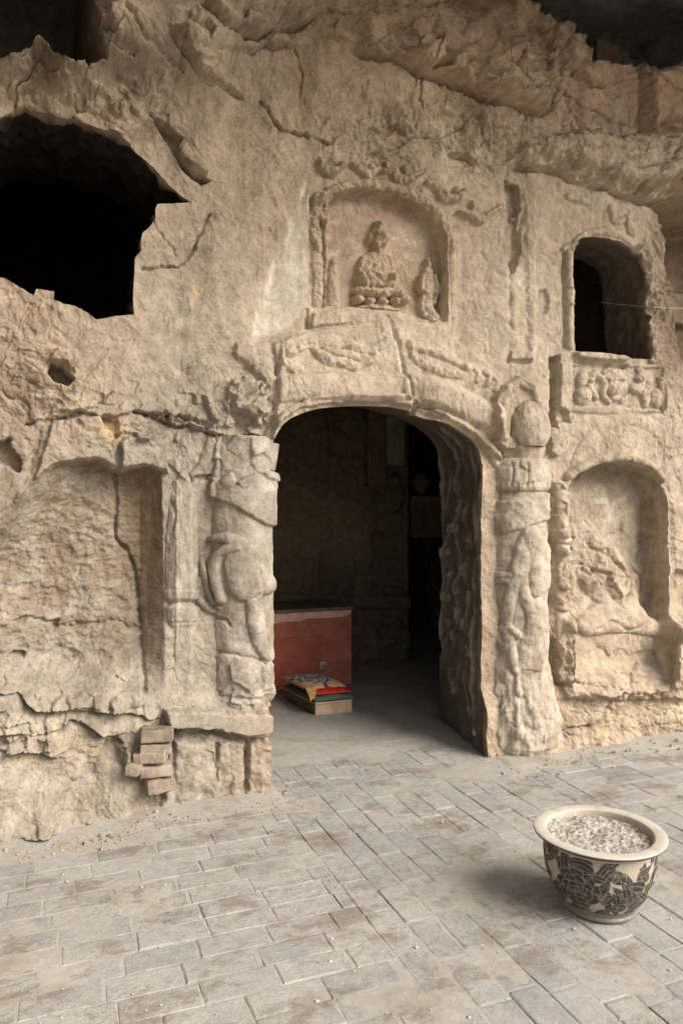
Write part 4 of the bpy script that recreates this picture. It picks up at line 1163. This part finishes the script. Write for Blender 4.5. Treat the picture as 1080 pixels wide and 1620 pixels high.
o = bm_obj('outlying_pavers', rest_bm, M_PAVER, paving); o['kind'] = 'stuff'

# dust lying in the joints and drifting up at the foot of the wall; inside the cave a trodden earth floor
gx = np.arange(-1.6, 5.4, .02); gy = np.arange(-3.9, .62, .02)
A, B = np.meshgrid(gx, gy)
wall_y = -.22 + .15 * np.clip((A - .5) / .8, -1, 0) - .0
dz = -.0037 + .0040 * fbm(A * 1.7, B * 1.7, 501, 5) + .0015 * fbm(A * 15, B * 15, 505, 2)
near = np.where((A > 1.25) & (A < 2.75), B - .28, B - wall_y + .05)
dz = dz + .012 * ss(-.22, .12, near) + .003 * ss(-.2, -1.4, A - 1.0) * ss(-2.4, -.2, B) + .003 * ss(1.35, .2, A) * ss(-1.2, -.3, B)
pv = (A > 1.3) & (A < 2.8)
me = np_mesh('dust', np.stack([A, B, dz], -1).reshape(-1, 3), grid_quads(*A.shape), M_DUST)
tag(link('dust', me), 'pale dust lying over the brick paving', kind='stuff')
gx = np.arange(-1.6, 6.4, .03); gy = np.arange(.33, 7.2, .03)
A, B = np.meshgrid(gx, gy)
me = np_mesh('cave_floor', np.stack([A, B, .006 + .006 * fbm(A * 2, B * 2, 601, 4) - .03 * ss(.40, .33, B)], -1).reshape(-1, 3), grid_quads(*A.shape), M_DUST)
tag(link('cave_floor', me), 'trodden earth floor of the cave', kind='structure')

# loose grit on the paving
bm = bmesh.new()
for k in range(260):
    x, y = floor_at(random.uniform(0, 1080), random.uniform(1230, 1640))
    r_ = random.uniform(.0012, .0045) * (1 if random.random() < .9 else 2)
    g = bmesh.ops.create_icosphere(bm, subdivisions=1, radius=r_)
    for v in g['verts']: v.co = Vector((v.co.x * random.uniform(.7, 1.4), v.co.y, v.co.z * .6)) + Vector((x, y, .001))
o = bm_obj('grit', bm, simple('pale_grit', (.45, .40, .33)))
tag(o, 'loose pale grit on the paving', kind='stuff')

bm = bmesh.new()
foot = [(0, 1340), (60, 1338), (120, 1332), (180, 1316), (240, 1290), (300, 1272), (440, 1256), (455, 1230)], [(760, 1180), (800, 1196), (860, 1203), (900, 1196), (1000, 1176), (1080, 1164)]
for line_ in foot:
    P_ = np.array(line_, float); L_ = np.r_[0, np.cumsum(np.hypot(*np.diff(P_, axis=0).T))]
    for k in range(int(L_[-1] * .75)):
        t_ = random.uniform(0, L_[-1]); off = abs(random.gauss(0, 14)) - 6
        x, y = floor_at(np.interp(t_, L_, P_[:, 0]) + random.uniform(-3, 3), np.interp(t_, L_, P_[:, 1]) + off)
        r_ = random.uniform(.003, .009) * (1 if random.random() < .93 else 2.2)
        g = bmesh.ops.create_icosphere(bm, subdivisions=1, radius=r_)
        q = Euler((random.uniform(0, 3), random.uniform(0, 3), random.uniform(0, 3))).to_matrix(); f3 = (random.uniform(.7, 1.4), random.uniform(.5, 1), random.uniform(.4, .8))
        for v in g['verts']:
            v.co = q @ Vector((v.co.x * f3[0] * random.uniform(.8, 1.2), v.co.y * f3[1], v.co.z * f3[2])) + Vector((float(x), float(y), r_ * .25 + .001))
o = bm_obj('rubble', bm, M_ROCK_PLAIN)
tag(o, 'crumbs of sandstone fallen along the foot of the wall', kind='stuff')

# ------------------------------------------------------------------ stack of loose bricks
M_BRICK = rock_material('dusty_brick', False, (.375, .315, .255), 1.0, True)
qx, qz = seen_at(245, 1190, -.28)
pile = empty('brick_pile', (qx, -.28, 0), 'short leaning stack of dusty bricks wedged beside the plinth', 'bricks')
for (a, b, w_, h_, rz, tz) in [(250, 1162, .170, .062, -.18, .03), (247, 1182, .165, .056, -.10, .05), (240, 1197, .165, .058, -.30, -.04), (245, 1217, .170, .060, .06, .06), (216, 1213, .075, .055, -.5, .1), (252, 1240, .15, .07, .1, .0)]:
    bm = bmesh.new(); add_box(bm, -w_ / 2, w_ / 2, -.07, .07, -h_ / 2, h_ / 2, .007, 2, .004)
    bmesh.ops.subdivide_edges(bm, edges=[e for e in bm.edges if e.calc_length() > .05], cuts=2, use_grid_fill=True)
    x, z = seen_at(a, b, -.24)
    for v in bm.verts: v.co += Vector((random.uniform(-.0035, .0035) for _ in range(3)))
    o = bm_obj('brick', bm, M_BRICK, pile, True)
    o.location = Vector((x, -.20 - random.uniform(0, .025) - (.04 if w_ < .1 else 0), z)); o.rotation_euler = (random.uniform(-.05, .05), tz, rz)
    o.matrix_parent_inverse = pile.matrix_basis.inverted()

# ------------------------------------------------------------------ incense pot
pz = .335
px0, py0 = floor_at(947, 1305, pz)
pot = empty('incense_pot', (px0, py0, 0), 'black and cream glazed pot with peony pattern, filled with incense ash', 'pot')
prof = [(z * .97, r) for z, r in [(0, .135), (.012, .150), (.020, .152), (.030, .146), (.05, .158), (.09, .184), (.14, .207), (.19, .219), (.24, .223), (.28, .222), (.300, .219), (.306, .222), (.318, .224), (.324, .220)]]
zz = np.linspace(0, .314, 170); nth = 420
zs_, rs_ = [p[0] for p in prof], [p[1] for p in prof]
rr = np.interp(zz, zs_, rs_)
for _ in range(3): rr[1:-1] = (rr[:-2] + 2 * rr[1:-1] + rr[2:]) / 4
th = np.linspace(0, 2 * math.pi, nth, endpoint=False)
A, ZZ = np.meshgrid(th, zz)
RR = np.repeat(rr[:, None], nth, 1)
cream = np.array((.36, .305, .24)); black = np.array((.026, .022, .021)); brown = np.array((.10, .075, .055))
view = math.atan2(-D - py0, -px0)                       # angle that faces the camera
u = ((A - view + math.pi) % (2 * math.pi) - math.pi) * .215   # metres along the belly, 0 faces the camera
pat = np.zeros(A.shape)                                  # 1 = black slip
line = np.zeros(A.shape)
def petal(pu, pz_, r0):
    global pat, line
    du = (u - pu + .675) % 1.35 - .675
    q = np.hypot(du, ZZ - pz_) / r0; a = np.arctan2(ZZ - pz_, du)
    e = 1 + .07 * np.sin(a * 5 + pu * 90)
    ins = q < e
    pat = np.maximum(pat, ins)
    line = np.where(ins, np.exp(-((q - e + .03) * r0 / .0014) ** 2), line)
def flower(cu, cz, s):
    global line
    for n_, rad, r0, ph in ((9, .70, .36, .2), (7, .42, .33, .5), (5, .20, .25, .1)):
        for i in range(n_):
            a = ph + i * 2 * math.pi / n_
            petal(cu + rad * s * math.cos(a), cz + rad * s * math.sin(a) * .95, r0 * s)
    petal(cu, cz, .16 * s)
def leaf(pu, pz_, ang, L, W):
    global pat, line
    du = (u - pu + .675) % 1.35 - .675; dz_ = ZZ - pz_
    c, s = math.cos(ang), math.sin(ang)
    a = du * c + dz_ * s; b = -du * s + dz_ * c
    b = b - .25 * a * a / L
    t = np.clip(a / L, 0, 1)
    ww = W * np.sin(math.pi * t ** .7) ** .8
    ins = (a > 0) & (a < L) & (np.abs(b) < ww)
    pat = np.maximum(pat, ins)
    own = np.maximum(np.exp(-(b / .0011) ** 2) * .75 * (t < .85), np.exp(-((np.abs(b) - ww * .97) / .0014) ** 2))
    line = np.where(ins, own, line)
for c in range(3):
    o_ = c * .45
    for k, (du, dz_, an, L, W) in enumerate([(.135, .10, 1.1, .14, .030), (.135, .10, .45, .13, .028), (.13, .095, 2.0, .13, .030), (.14, .09, 1.6, .17, .026), (.13, .085, -.1, .10, .024), (.12, .085, 2.7, .09, .024), (.15, .20, .9, .09, .026), (.09, .21, 2.2, .09, .03),
                                             (.20, .20, 1.9, .08, .022), (.235, .08, .2, .09, .024), (.05, .075, -2.9, .11, .022), (.0, .27, .2, .10, .018), (-.02, .275, 2.9, .10, .018), (.22, .27, .4, .08, .016)]):
        leaf(du + o_, dz_, an, L, W)
for k in range(185):
    s = random.uniform(0, 1.35); h0 = random.uniform(.06, .27)
    leaf(s, h0, random.uniform(0, 6.28), random.uniform(.06, .11), random.uniform(.014, .026))
for c in range(3): flower(-.085 + c * .45, .160, .088)
belt = (ZZ > .055) & (ZZ < .292)
blk = pat * belt * (1 - .85 * np.clip(line, 0, 1))
blk = np.maximum(blk, ((ZZ > .300) & (ZZ < .322)) * .85); blk = np.maximum(blk, (np.abs(ZZ - .052) < .004) * .8)
wear = fbm(u * 30, ZZ * 30, 701, 4)
T = cream + (black - cream) * blk[..., None]
foot = ss(.052, .04, ZZ)[..., None]; T = T + (np.array((.13, .115, .09)) - T) * foot * .9
T = T + (np.array((.30, .265, .22)) - T) * (np.clip(wear - .15, 0, .6) * .45)[..., None]
V = np.stack([RR * np.cos(A), RR * np.sin(A), ZZ], -1) + np.array((px0, py0, 0))
def pot_material(name, rough=.5):
    k = NT(name)
    c = k.mix(k.ramp(k.noise(40, 5, .7), .52, .7, 0, .2), k.attr('tint'), (.30, .26, .21))
    k.bump([(k.noise(60, 4, .6), .002, .4)])
    return k.out(c, k.ramp(k.noise(25, 4), .35, .65, rough - .1, rough + .25), .4)
M_POT = pot_material('slip_painted_stoneware')
link('bowl', np_mesh('bowl', V.reshape(-1, 3), grid_quads(*A.shape, True)[:, ::1], M_POT, T.reshape(-1, 3)), pot)
# rim: a flat everted lip
rp = [(.219, .313), (.246, .316), (.259, .3195), (.262, .3225), (.2635, .327), (.262, .3312), (.259, .3328), (.240, .3334), (.220, .333), (.213, .3315), (.209, .327), (.206, .308), (.204, .27)]
rp = np.array(rp); kk = 200; t_ = np.linspace(0, 2 * math.pi, kk, endpoint=False)
V = np.stack([rp[:, 0][:, None] * np.cos(t_), rp[:, 0][:, None] * np.sin(t_), rp[:, 1][:, None] + 0 * t_], -1)
V[..., 2] += .0012 * np.sin(t_ * 2 + 1)
T = np.empty(V.shape); T[:] = (.47, .44, .39); T[:5] = (.075, .05, .042)
n1 = fbm(np.cos(t_) * 4, np.sin(t_) * 4, 703, 4); T[5:] += ((np.array((.40, .33, .27)) - T[5:]) * np.clip(n1, 0, .8)[None, :, None])
T[10:] = (.38, .32, .25)
link('rim', np_mesh('rim', V.reshape(-1, 3) + np.array((px0, py0, 0)), grid_quads(len(rp), kk, True), M_POT, T.reshape(-1, 3)), pot)
pot.scale = (1, 1, .95)
# ash with stubs
ash = empty('incense_ash', (px0, py0, .3), 'pale incense ash with burnt stick stubs, filling the pot', 'ash')
M_ASH = simple('incense_ash', (.43, .405, .365), .95, .35, 90, .006, .1, (.30, .27, .23))
nr_, na = 70, 200
r_, a_ = np.meshgrid(np.linspace(.0005, .207, nr_), np.linspace(0, 2 * math.pi, na, endpoint=False), indexing='ij')
ax, ay = r_ * np.cos(a_), r_ * np.sin(a_)
az = .306 + .012 * fbm(ax * 14, ay * 14, 801, 4) + .006 * np.clip(facets(ax * 60, ay * 60, 805)[0] - .5, -1, 1) - .008 * (ax * CT - ay * ST) / .2
link('ash_bed', np_mesh('ash_bed', np.stack([ax + px0, ay + py0, az], -1).reshape(-1, 3), grid_quads(nr_, na, True), M_ASH), ash)
for nm, mt, cnt in (('pale_stubs', simple('pale_stub', (.47, .445, .40), .9), 620), ('burnt_stubs', simple('burnt_stub', (.10, .085, .07), .9), 150)):
    bm = bmesh.new()
    for k in range(cnt):
        q = .195 * math.sqrt(random.random()); a = random.uniform(0, 6.28); x, y = q * math.cos(a), q * math.sin(a)
        L = random.uniform(.004, .014) * (1 if random.random() < .93 else 2.5); d = random.uniform(0, 6.28); ti = random.uniform(-.15, .6)
        z = .310 + .006 * random.random() - .008 * (x * CT - y * ST) / .2
        p = Vector((x + px0, y + py0, z)); dv = Vector((math.cos(d) * math.cos(ti), math.sin(d) * math.cos(ti), math.sin(ti) * .5)) * L
        add_tube(bm, [p, p + dv], random.uniform(.0006, .0012), 4)
    o = bm_obj(nm, bm, mt, ash); o['kind'] = 'stuff'

ash.scale = (1, 1, .95); ash.location.z *= .95

# ------------------------------------------------------------------ red offertory chest
M_RED = simple('worn_red_paint', (.46, .145, .095), .7, .22, 6, .002, .25, (.30, .12, .085))
M_PINK = simple('faded_pink_paint', (.78, .44, .37), .7, .15, 12, .002, .3)
M_WOODD = simple('dusty_old_plank', (.17, .125, .09), .85, .3, 14, .004, .2)
M_METAL = simple('tarnished_brass', (.55, .50, .42), .45, .3, 40, .001, .5)
chest = empty('offertory_chest', (1.95, 2.3, 0), 'large red painted wooden chest standing inside the doorway', 'chest')
cx0, cx1, cy0, cy1, cz0, cz1 = 1.25, 2.62, 2.03, 2.60, .015, .700
bm = bmesh.new(); add_box(bm, cx0, cx1, cy0, cy1, cz0, cz1, .008, 2); bm_obj('body', bm, M_RED, chest)
bm = bmesh.new(); add_box(bm, cx0 - .02, cx1 + .015, cy0 - .015, cy1 + .02, cz1 + .001, cz1 + .03, .006, 2); bm_obj('top_board', bm, M_WOODD, chest)
sx = [(-.02, 0), (.02, .055), (.3, .085), (.62, .080), (.70, .068), (.86, .072), (.93, .045), (1.02, .055), (1.30, .05), (1.345, .02)]
bm = bmesh.new()
tp = [bm.verts.new((cx0 + .02 + a, cy0 - .003, cz1 - .004)) for a, b in sx]; bt = [bm.verts.new((cx0 + .02 + a, cy0 - .003, cz1 - .012 - b * .95)) for a, b in sx]
for i in range(len(sx) - 1): bm.faces.new((tp[i], tp[i + 1], bt[i + 1], bt[i]))
ex = bmesh.ops.extrude_face_region(bm, geom=bm.faces[:])
for g in ex['geom']:
    if isinstance(g, bmesh.types.BMVert): g.co.y += .002
bm_obj('faded_strip', bm, M_PINK, chest)
bm = bmesh.new(); add_box(bm, 1.55, 2.32, cy0 - .014, cy0 + .004, .06, .48, .004, 1)
door_ = bm_obj('door_panel', bm, simple('fresher_red_paint', (.44, .105, .068), .5, .2, 5, .002, .4), chest)
lx, lz = seen_at(508, 1051, cy0)
bm = bmesh.new(); add_box(bm, lx - .018, lx + .034, cy0 - .024, cy0 - .0142, lz - .004, lz + .028, .003, 1); add_tube(bm, [(lx - .014, cy0 - .036, lz + .006), (lx - .016, cy0 - .038, lz - .035)], .015, 10)
bm_obj('latch', bm, M_METAL, door_)
for xx in (cx0 + .04, cx1 - .08):
    bm = bmesh.new(); add_box(bm, xx, xx + .05, cy0 + .03, cy0 + .09, -.01, cz0 - .001); bm_obj('foot', bm, M_WOODD, chest)
# ------------------------------------------------------------------ kneeling stool and its cushions
fx0, fy0 = floor_at(499, 1133); fx1, fy1 = floor_at(557, 1127)
stool = empty('kneeling_stool', ((fx0 + fx1) / 2, 1.45, 0), 'low bare wooden kneeling stool in front of the red chest', 'stool')
M_BOARD = simple('bare_board', (.46, .33, .22), .75, .2, 12, .002, .25)
w0, w1, d0, d1 = fx0, fx1, fy0, fy0 + .56
sl = -.14                                   # the stool stands slightly skewed
def skew(bm):
    for v in bm.verts: v.co.x += (v.co.y - d0) * sl
for nm, (a, b, c, d, e, f) in {'front_board': (w0, w1, d0, d0 + .025, .0, .085), 'side_board': (w0, w0 + .02, d0 + .027, d1, .012, .085), 'seat_board': (w0 - .002, w1 + .002, d0 + .0, d1, .087, .104)}.items():
    bm = bmesh.new(); add_box(bm, a, b, c, d, e, f, .003, 1); skew(bm); bm_obj(nm, bm, M_BOARD if nm != 'side_board' else M_WOODD, stool)
for xx in (w0 + .022, w1 - .05):
    bm = bmesh.new(); add_box(bm, xx, xx + .04, d1 - .06, d1 - .02, -.005, .086); skew(bm); bm_obj('leg', bm, M_WOODD, stool)
def cushion(name, x0, x1, y0, y1, z0, hh, mat, seed, n=46, drop=.0, tintf=None, parent=None, power=3.0):
    a, b = np.meshgrid(np.linspace(-1, 1, n), np.linspace(-1, 1, n))
    puff = (np.clip(1 - np.abs(a) ** power, 0, 1) * np.clip(1 - np.abs(b) ** power, 0, 1)) ** .45
    x = (x0 + x1) / 2 + a * (x1 - x0) / 2 * (1 + .03 * noise(b * 3, a * 0 + seed, seed)); y = (y0 + y1) / 2 + b * (y1 - y0) / 2 * (1 + .03 * noise(a * 3, b * 0 + seed, seed + 1))
    top = z0 + hh * (.28 + .72 * puff) + .008 * fbm(a * 3, b * 3, seed, 3) * puff
    bot = z0 + hh * (.24 - .24 * puff)
    x = x + (y - d0) * sl
    Vt = np.stack([x, y, top], -1).reshape(-1, 3); Vb = np.stack([x, y, bot], -1).reshape(-1, 3)
    q = grid_quads(n, n); N = n * n
    ring = [i for i in range(n)] + [r * n + n - 1 for r in range(1, n)] + [(n - 1) * n + i for i in range(n - 2, -1, -1)] + [r * n for r in range(n - 2, 0, -1)]
    side = np.array([(ring[i], ring[i - 1], ring[i - 1] + N, ring[i] + N) for i in range(len(ring))])
    allq = np.vstack([q, q[:, ::-1] + N, side])
    T = None
    if tintf is not None: T = np.vstack([tintf(a, b).reshape(-1, 3)] * 2)
    return link(name, np_mesh(name, np.vstack([Vt, Vb]), allq, mat, T), parent)
M_GREEN = simple('faded_green_cloth', (.085, .125, .095), .9, .25, 30, .003, .1)
M_REDC = simple('red_cloth', (.50, .035, .03), .85, .2, 30, .003, .1)
def cloth_tint_material():
    k = NT('printed_cloth'); c = k.mix(k.ramp(k.noise(120, 4), .4, .65, 0, .25), k.attr('tint'), (.30, .25, .20)); k.bump([(k.noise(90, 4), .004, .6)]); return k.out(c, .9, .1)
M_PRINT = cloth_tint_material()
c1 = cushion('green_cushion', w0 - .012, w1 + .012, d0 - .012, d1, .1045, .060, M_GREEN, 5)
tag(c1, 'flat dark green cushion lying directly on the wooden stool', 'cushion')
c2 = cushion('red_cloth', w0 + .01, w1 + .008, d0 + .015, d1 - .2, .150, .045, M_REDC, 8)
tag(c2, 'bright red cloth folded between green cushion and patterned cover', 'cloth')
def cover_tint(a, b):
    T = np.empty(a.shape + (3,)); T[:] = (.52, .33, .17)
    r_ = np.hypot(a, (b - .1) * 1.0); an = np.arctan2(b - .1, a)
    ring = (r_ < .93 + .07 * np.sin(an * 9)) & (r_ > .30)
    T[ring] = (.35, .32, .28)
    petal = (np.sin(an * 11 + r_ * 6) * np.sin(r_ * 22) > .05) & ring; T[petal] = (.06, .06, .07)
    T[(np.abs(r_ - .62 - .05 * np.sin(an * 9)) < .04)] = (.42, .36, .30)
    T[r_ < .30] = (.46, .26, .22); T[(r_ < .36) & (r_ > .28)] = (.10, .07, .08)
    T[(b < -.78) & (a > -.1) & (a < .12)] = (.10, .03, .12)
    return T
c3 = cushion('patterned_cover', w0 - .03, w1 + .005, d0 + .10, d1 + .02, .172, .06, M_PRINT, 12, 90, 0, cover_tint)
tag(c3, 'patterned cushion cover with dark floral ring and ochre border, topmost on the stool', 'cushion')
# ochre corner flap hanging over the left front
fl = []
bm = bmesh.new()
nf = 10
for i in range(nf + 1):
    t = i / nf
    row = []
    for j in range(6):
        s = j / 5
        x = w0 - .035 + s * .10 * (1 - .6 * t) + (d0 + .1 - d0) * sl; y = d0 + .12 - t * .14 + s * .0; z = .205 - .05 * t ** 1.4 - .03 * (1 - s) * t + .004 * math.sin(j * 2 + i)
        row.append(bm.verts.new((x, y, z)))
    fl.append(row)
for i in range(nf):
    for j in range(5): bm.faces.new((fl[i][j], fl[i][j + 1], fl[i + 1][j + 1], fl[i + 1][j]))
ex = bmesh.ops.extrude_face_region(bm, geom=bm.faces[:])
for g in ex['geom']:
    if isinstance(g, bmesh.types.BMVert): g.co.z += .004
bm_obj('corner_flap', bm, simple('ochre_cloth', (.55, .34, .14), .9, .2, 30, .003, .1), c3, True)

# ------------------------------------------------------------------ inside the cave: central pillar with carvings
pil_in = empty('central_pillar', (2.4, 2.72, 0), 'dark carved central pillar of the cave behind the red chest', 'pillar')
pxr = seen_at(648, 900, 2.72)[0]
gx = np.arange(.6, pxr, .012); gz = np.arange(0, 2.62, .012)
A, B = np.meshgrid(gx, gz)
sx_, sy_ = project(A, 0 * A + 2.72, B)
t = Px(sx_, sy_)
t.plate([(300, 300), (575, 300), (575, 930), (300, 930)], -.14, 4, 1)
t.plate([(300, 935), (660, 940), (660, 965), (300, 960)], .05, 4, 2)
for p in ([(572, 985), (590, 1000), (585, 1030), (572, 1045)], [(600, 980), (625, 985), (640, 1010), (632, 1045), (610, 1040)], [(590, 1040), (600, 1020), (620, 1015)]): t.tube(p, [6, 9, 9, 6], .05)
t.blob(622, 785, 16, 26, 0, .09); t.blob(622, 760, 9, 11, 0, .09); t.blob(600, 800, 10, 20, 0, .05)
t.plate([(588, 840), (640, 840), (640, 930), (588, 930)], -.05, 4, 1)
t.groove([(610, 640), (612, 780)], .03, 2)
t.d += .02 * fbm(A * 6, B * 6, 901, 4) + .012 * (facets(A * 9, B * 9, 905)[0] - .5)
V = np.stack([A, 2.72 - t.d, B], -1)
V[:, -1, 1] = 3.9
link('front_face', np_mesh('front_face', V.reshape(-1, 3), grid_quads(*A.shape), M_CAVE), pil_in)
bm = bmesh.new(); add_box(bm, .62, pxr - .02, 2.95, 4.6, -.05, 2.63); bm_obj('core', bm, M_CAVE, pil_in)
for (a, b, y_, mt) in ((583, 610, 2.60, M_CAVE), (612, 640, 2.62, M_CAVEPALE)):
    x0_, _z = seen_at(a, 700, y_); x1_, _z = seen_at(b, 700, y_)
    z0_ = seen_at(a, 735 if a > 600 else 770, y_)[1]
    bm = bmesh.new(); add_box(bm, float(x0_), float(x1_), y_, y_ + .30, float(z0_), 2.615, .012, 2, .006); bm_obj('pier', bm, mt, pil_in)
# a small seated figure on the pillar, pale in the dark
sx0, sz0 = seen_at(662, 760, 3.0)
vase = empty('stone_vase', (float(sx0), 3.0, 1.8), 'dim stone vase on a ledge in the dark right of the pillar', 'vase')
# side wall right with carved band
gx = np.arange(.95, 6.8, .03); gz = np.arange(-.02, 2.64, .02)
A, B = np.meshgrid(gx, gz)
d = .04 * fbm(A * 3, B * 3, 921, 4) + .03 * (facets(A * 4, B * 4, 925)[0] - .5) + .05 * np.sin(A * 5) * (B > 1.6) - .12 * ((B > 1.0) & (B < 1.9) & (np.abs((A % .9) - .45) < .28))
xw = seen_at(700, 900, 3.2)[0] + .35
me = np_mesh('side_wall', np.stack([xw - d, A, B], -1).reshape(-1, 3), grid_quads(*A.shape), M_CAVE)
tag(link('cave_side_wall', me), kind='structure')
# the ledge with the vase
bm = bmesh.new(); add_box(bm, float(sx0) - .16, float(xw) + .1, 2.85, 3.3, 1.30, 1.76, .02, 2, .01)
tag(bm_obj('stone_ledge', bm, M_CAVE), 'dark stone ledge under the dim vase, right of the cave pillar', 'ledge')
bm = bmesh.new()
pr = [(0, .05), (.02, .07), (.05, .06), (.12, .11), (.17, .10), (.20, .06), (.23, .075)]
rings = [[bm.verts.new((float(sx0) + .02 + r_ * math.cos(k * .3927), 3.0 + r_ * math.sin(k * .3927), 1.765 + z)) for k in range(16)] for z, r_ in pr]
for a, b in zip(rings, rings[1:]):
    for k in range(16): bm.faces.new((a[k], a[(k + 1) % 16], b[(k + 1) % 16], b[k]))
bm.faces.new(rings[-1]); bm_obj('vase_body', bm, M_CAVE, vase, True)

# ------------------------------------------------------------------ wire across the right window
bm = bmesh.new()
pw = []
for k in range(25):
    t_ = k / 24
    x_, z_ = seen_at(945 + t_ * 190, 478 + 11 * t_ + 3 * math.sin(t_ * 3.1), .45 - .56 * min(1, t_ * 2.2))
    pw.append((float(x_), .45 - .56 * min(1, t_ * 2.2), float(z_)))
add_tube(bm, pw, .0028, 6)
tag(bm_obj('wire', bm, simple('grey_wire', (.40, .36, .30)), None, True), 'thin pale wire strung across the small right window', 'wire')
